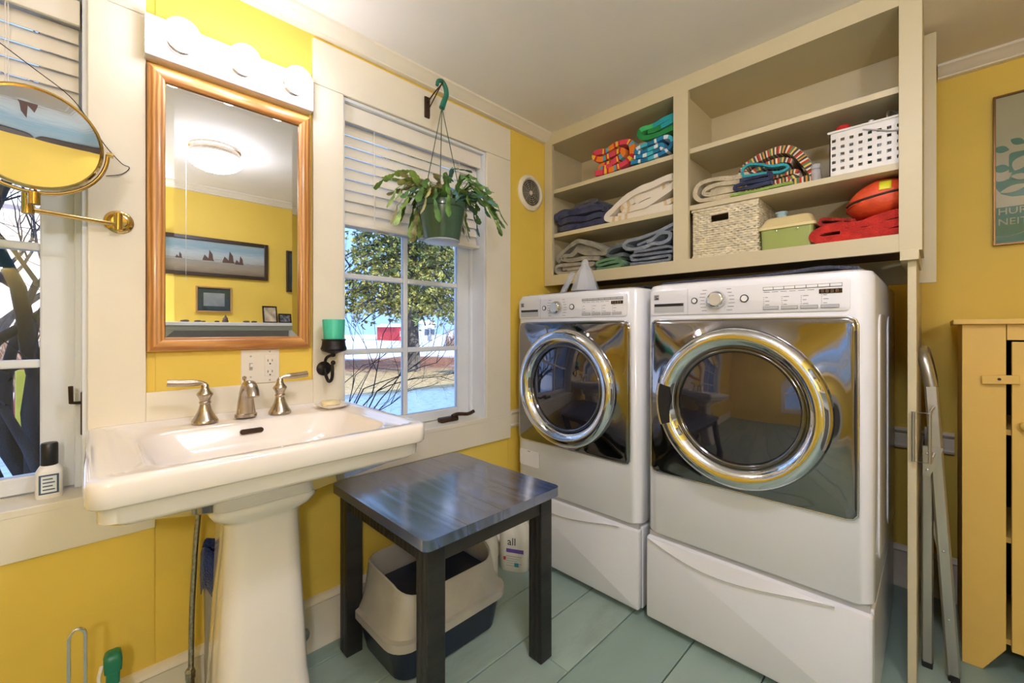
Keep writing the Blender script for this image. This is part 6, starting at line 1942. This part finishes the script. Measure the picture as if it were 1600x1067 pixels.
# evergreen on the lawn
rn = random.Random(5)
ev = thing('evergreen_tree', 'tall sunlit evergreen tree on the lawn outside the plant window', 'tree', (-14.1, 7.1, GZ0))
EC = Vector((-14.1, 7.1, GZ0 - 0.05))
mk('trunk', T([EC + Vector((0.02 * math.sin(k), 0.03 * math.cos(k * 1.3), k * 1.0)) for k in range(11)], [0.34, 0.30, 0.27, 0.25, 0.23, 0.21, 0.18, 0.15, 0.12, 0.09, 0.05], 14), barkm, ev, 60)
bmb, bml, bml2 = new_bm(), new_bm(), new_bm()
def spray(bm, c, d, s):
    for k in range(9):
        v = (d * 0.55 + Vector((rn.uniform(-1, 1), rn.uniform(-1, 1), rn.uniform(-0.6, 0.8)))).normalized()
        w = v.cross(Vector((rn.uniform(-1, 1), rn.uniform(-1, 1), 1))).normalized() * s * rn.uniform(0.14, 0.24)
        L_ = v * s * rn.uniform(0.6, 1.2)
        o_ = c + Vector((rn.uniform(-1, 1), rn.uniform(-1, 1), rn.uniform(-1, 1))) * s * 0.35
        a = bm.verts.new(o_ - w)
        b = bm.verts.new(o_ + L_ * 0.6 - w * 1.1)
        c2 = bm.verts.new(o_ + L_)
        e = bm.verts.new(o_ + L_ * 0.6 + w * 1.1)
        f = bm.verts.new(o_ + w)
        bm.faces.new((a, b, c2, e, f))
for k in range(120):
    z = 1.7 + 7.3 * (k / 120) ** 1.15
    az = k * 2.39996
    reach = (4.6 - 0.42 * z) * rn.uniform(0.8, 1.1)
    h = Vector((math.cos(az), math.sin(az), 0))
    A_ = EC + Vector((0, 0, z + 0.6))
    pts = [A_ + h * reach * u + Vector((0, 0, 0.55 * math.sin(u * 2.4) - 0.65 * u * u + rn.uniform(-.06, .06))) for u in (0, 0.25, 0.5, 0.75, 1.0)]
    tube(bmb, smooth_path(pts, 3), 0.03, 4, cap=False)
    for q in range(58):
        u = rn.uniform(0.18, 1.05)
        i_ = min(3, int(u * 4))
        c = pts[i_].lerp(pts[i_ + 1], min(1.1, u * 4 - i_))
        sd = Vector((-h.y, h.x, 0)) * rn.gauss(0, 0.30) * (0.5 + u) + Vector((0, 0, rn.gauss(-0.05, 0.13)))
        spray(bml if rn.random() < 0.6 else bml2, c + sd, (h + sd * 0.8 + Vector((0, 0, -0.1))).normalized(), rn.uniform(0.09, 0.19))
mk('boughs', bmb, darkbark, ev, 60)
stuff(mk('foliage', bml, mat('evergreen_needles', (176, 174, 96), 0.75, var=0.25, scale=2), ev))
stuff(mk('foliage', bml2, mat('evergreen_needles_dark', (124, 138, 82), 0.75, var=0.25, scale=2), ev))
# neighbouring buildings and far hedge
def building(name, label, cx, cy, w, d_, h, rh, wallm, roofm, rz, trimm):
    t = thing(name, label, 'building', (cx, cy, GZ0))
    mk('walls', B(cx - d_ / 2, cx + d_ / 2, cy - w / 2, cy + w / 2, GZ0 - 0.3, GZ0 + h), wallm, t)
    mk('roof', prism(new_bm(), [(cy - w / 2 - 0.3, GZ0 + h), (cy + w / 2 + 0.3, GZ0 + h), (cy, GZ0 + h + rh)], 'x', cx - d_ / 2 - 0.3, cx + d_ / 2 + 0.3), roofm, t)
    for k in (-0.28, 0.28):
        f = mk('window_frame', B(cx + d_ / 2, cx + d_ / 2 + 0.05, cy + w * k - 0.5, cy + w * k + 0.5, GZ0 + h * 0.40, GZ0 + h * 0.75), trimm, t)
        mk('pane', B(cx + d_ / 2 + 0.04, cx + d_ / 2 + 0.06, cy + w * k - 0.42, cy + w * k + 0.42, GZ0 + h * 0.43, GZ0 + h * 0.72), mat('far_glass', (70, 80, 96), 0.1), f)
    mk('door', B(cx + d_ / 2, cx + d_ / 2 + 0.06, cy - 0.5, cy + 0.5, GZ0 - 0.1, GZ0 + 2.1), trimm, t)
    t.rotation_euler = (0, 0, rz)
    return t
redm = mat('barn_red', (196, 62, 66), 0.7, var=0.08)
snowroof = mat('snowy_roof', (236, 240, 246), 0.8)
siding = mat('pale_siding', (226, 206, 196), 0.7, var=0.06, scale=1, stretch=(1, 1, 12))
whit = mat('far_white', (236, 238, 240), 0.6)
building('red_barn', 'small red barn across the snow behind the evergreen', -52.6, 28.0, 2.6, 4, 2.2, 0.5, redm, snowroof, R(20), whit)
building('white_shed', 'white shed beside the red barn across the snow', -48.4, 29.6, 2.2, 3, 2.6, 0.5, whit, snowroof, R(20), mat('shed_grey', (120, 128, 140), 0.6))
building('pale_house', 'pale pink neighbouring house beyond the bare trees', -24.0, -4.5, 11.0, 7, 6.0, 2.6, siding, snowroof, R(0), whit)
rn = random.Random(8)
for cx, cy, L_, lab in ((-30.0, 25.0, 9.0, 'long brown leafless hedge beyond the lawn beside the white shed'), (-17.5, -3.4, 4.0, 'low brown leafless hedge in front of the pale house')):
    hb = new_bm()
    for k in range(1500):
        u = rn.uniform(-0.5, 0.5)
        p = Vector((cx + rn.uniform(-0.6, 0.6), cy + u * L_, GZ0 + rn.uniform(-0.1, 0.3)))
        q = p + Vector((rn.uniform(-0.5, 0.5), rn.uniform(-0.5, 0.5), rn.uniform(0.8, 2.0)))
        w = Vector((rn.uniform(-1, 1), rn.uniform(-1, 1), 0)).normalized() * 0.018
        vs4 = [hb.verts.new(p - w), hb.verts.new(p + w), hb.verts.new(q + w * 0.3), hb.verts.new(q - w * 0.3)]
        hb.faces.new(vs4)
    tag(mk('bare_hedge', hb, mat('hedge_brown', (156, 126, 108), 0.9, var=0.2)), lab, 'hedge')

# children's play set glimpsed between the trunks
ps = thing('play_set', 'small colourful play slide glimpsed between the bare trunks', 'play set', (-7.2, -3.0, GZ0))
mk('post', T([(-7.3, -3.35, GZ0), (-7.2, -3.25, 0.75)], 0.04, 8), mat('toy_red', (206, 70, 62), 0.5), ps, 60)
mk('post', T([(-7.3, -2.75, GZ0), (-7.2, -2.85, 0.75)], 0.04, 8), MATS['toy_red'], ps, 60)
mk('slide', B(-7.1, -7.02, -3.30, -3.02, GZ0, 0.62, bev=0.02), mat('toy_yellow', (232, 196, 64), 0.5), ps)
mk('deck', B(-7.35, -7.05, -3.25, -2.8, 0.12, 0.2, bev=0.01), mat('toy_teal', (70, 170, 160), 0.5), ps)
mk('panel', B(-7.08, -7.04, -2.98, -2.80, -0.2, 0.1, bev=0.01), mat('toy_orange', (232, 140, 60), 0.5), ps)
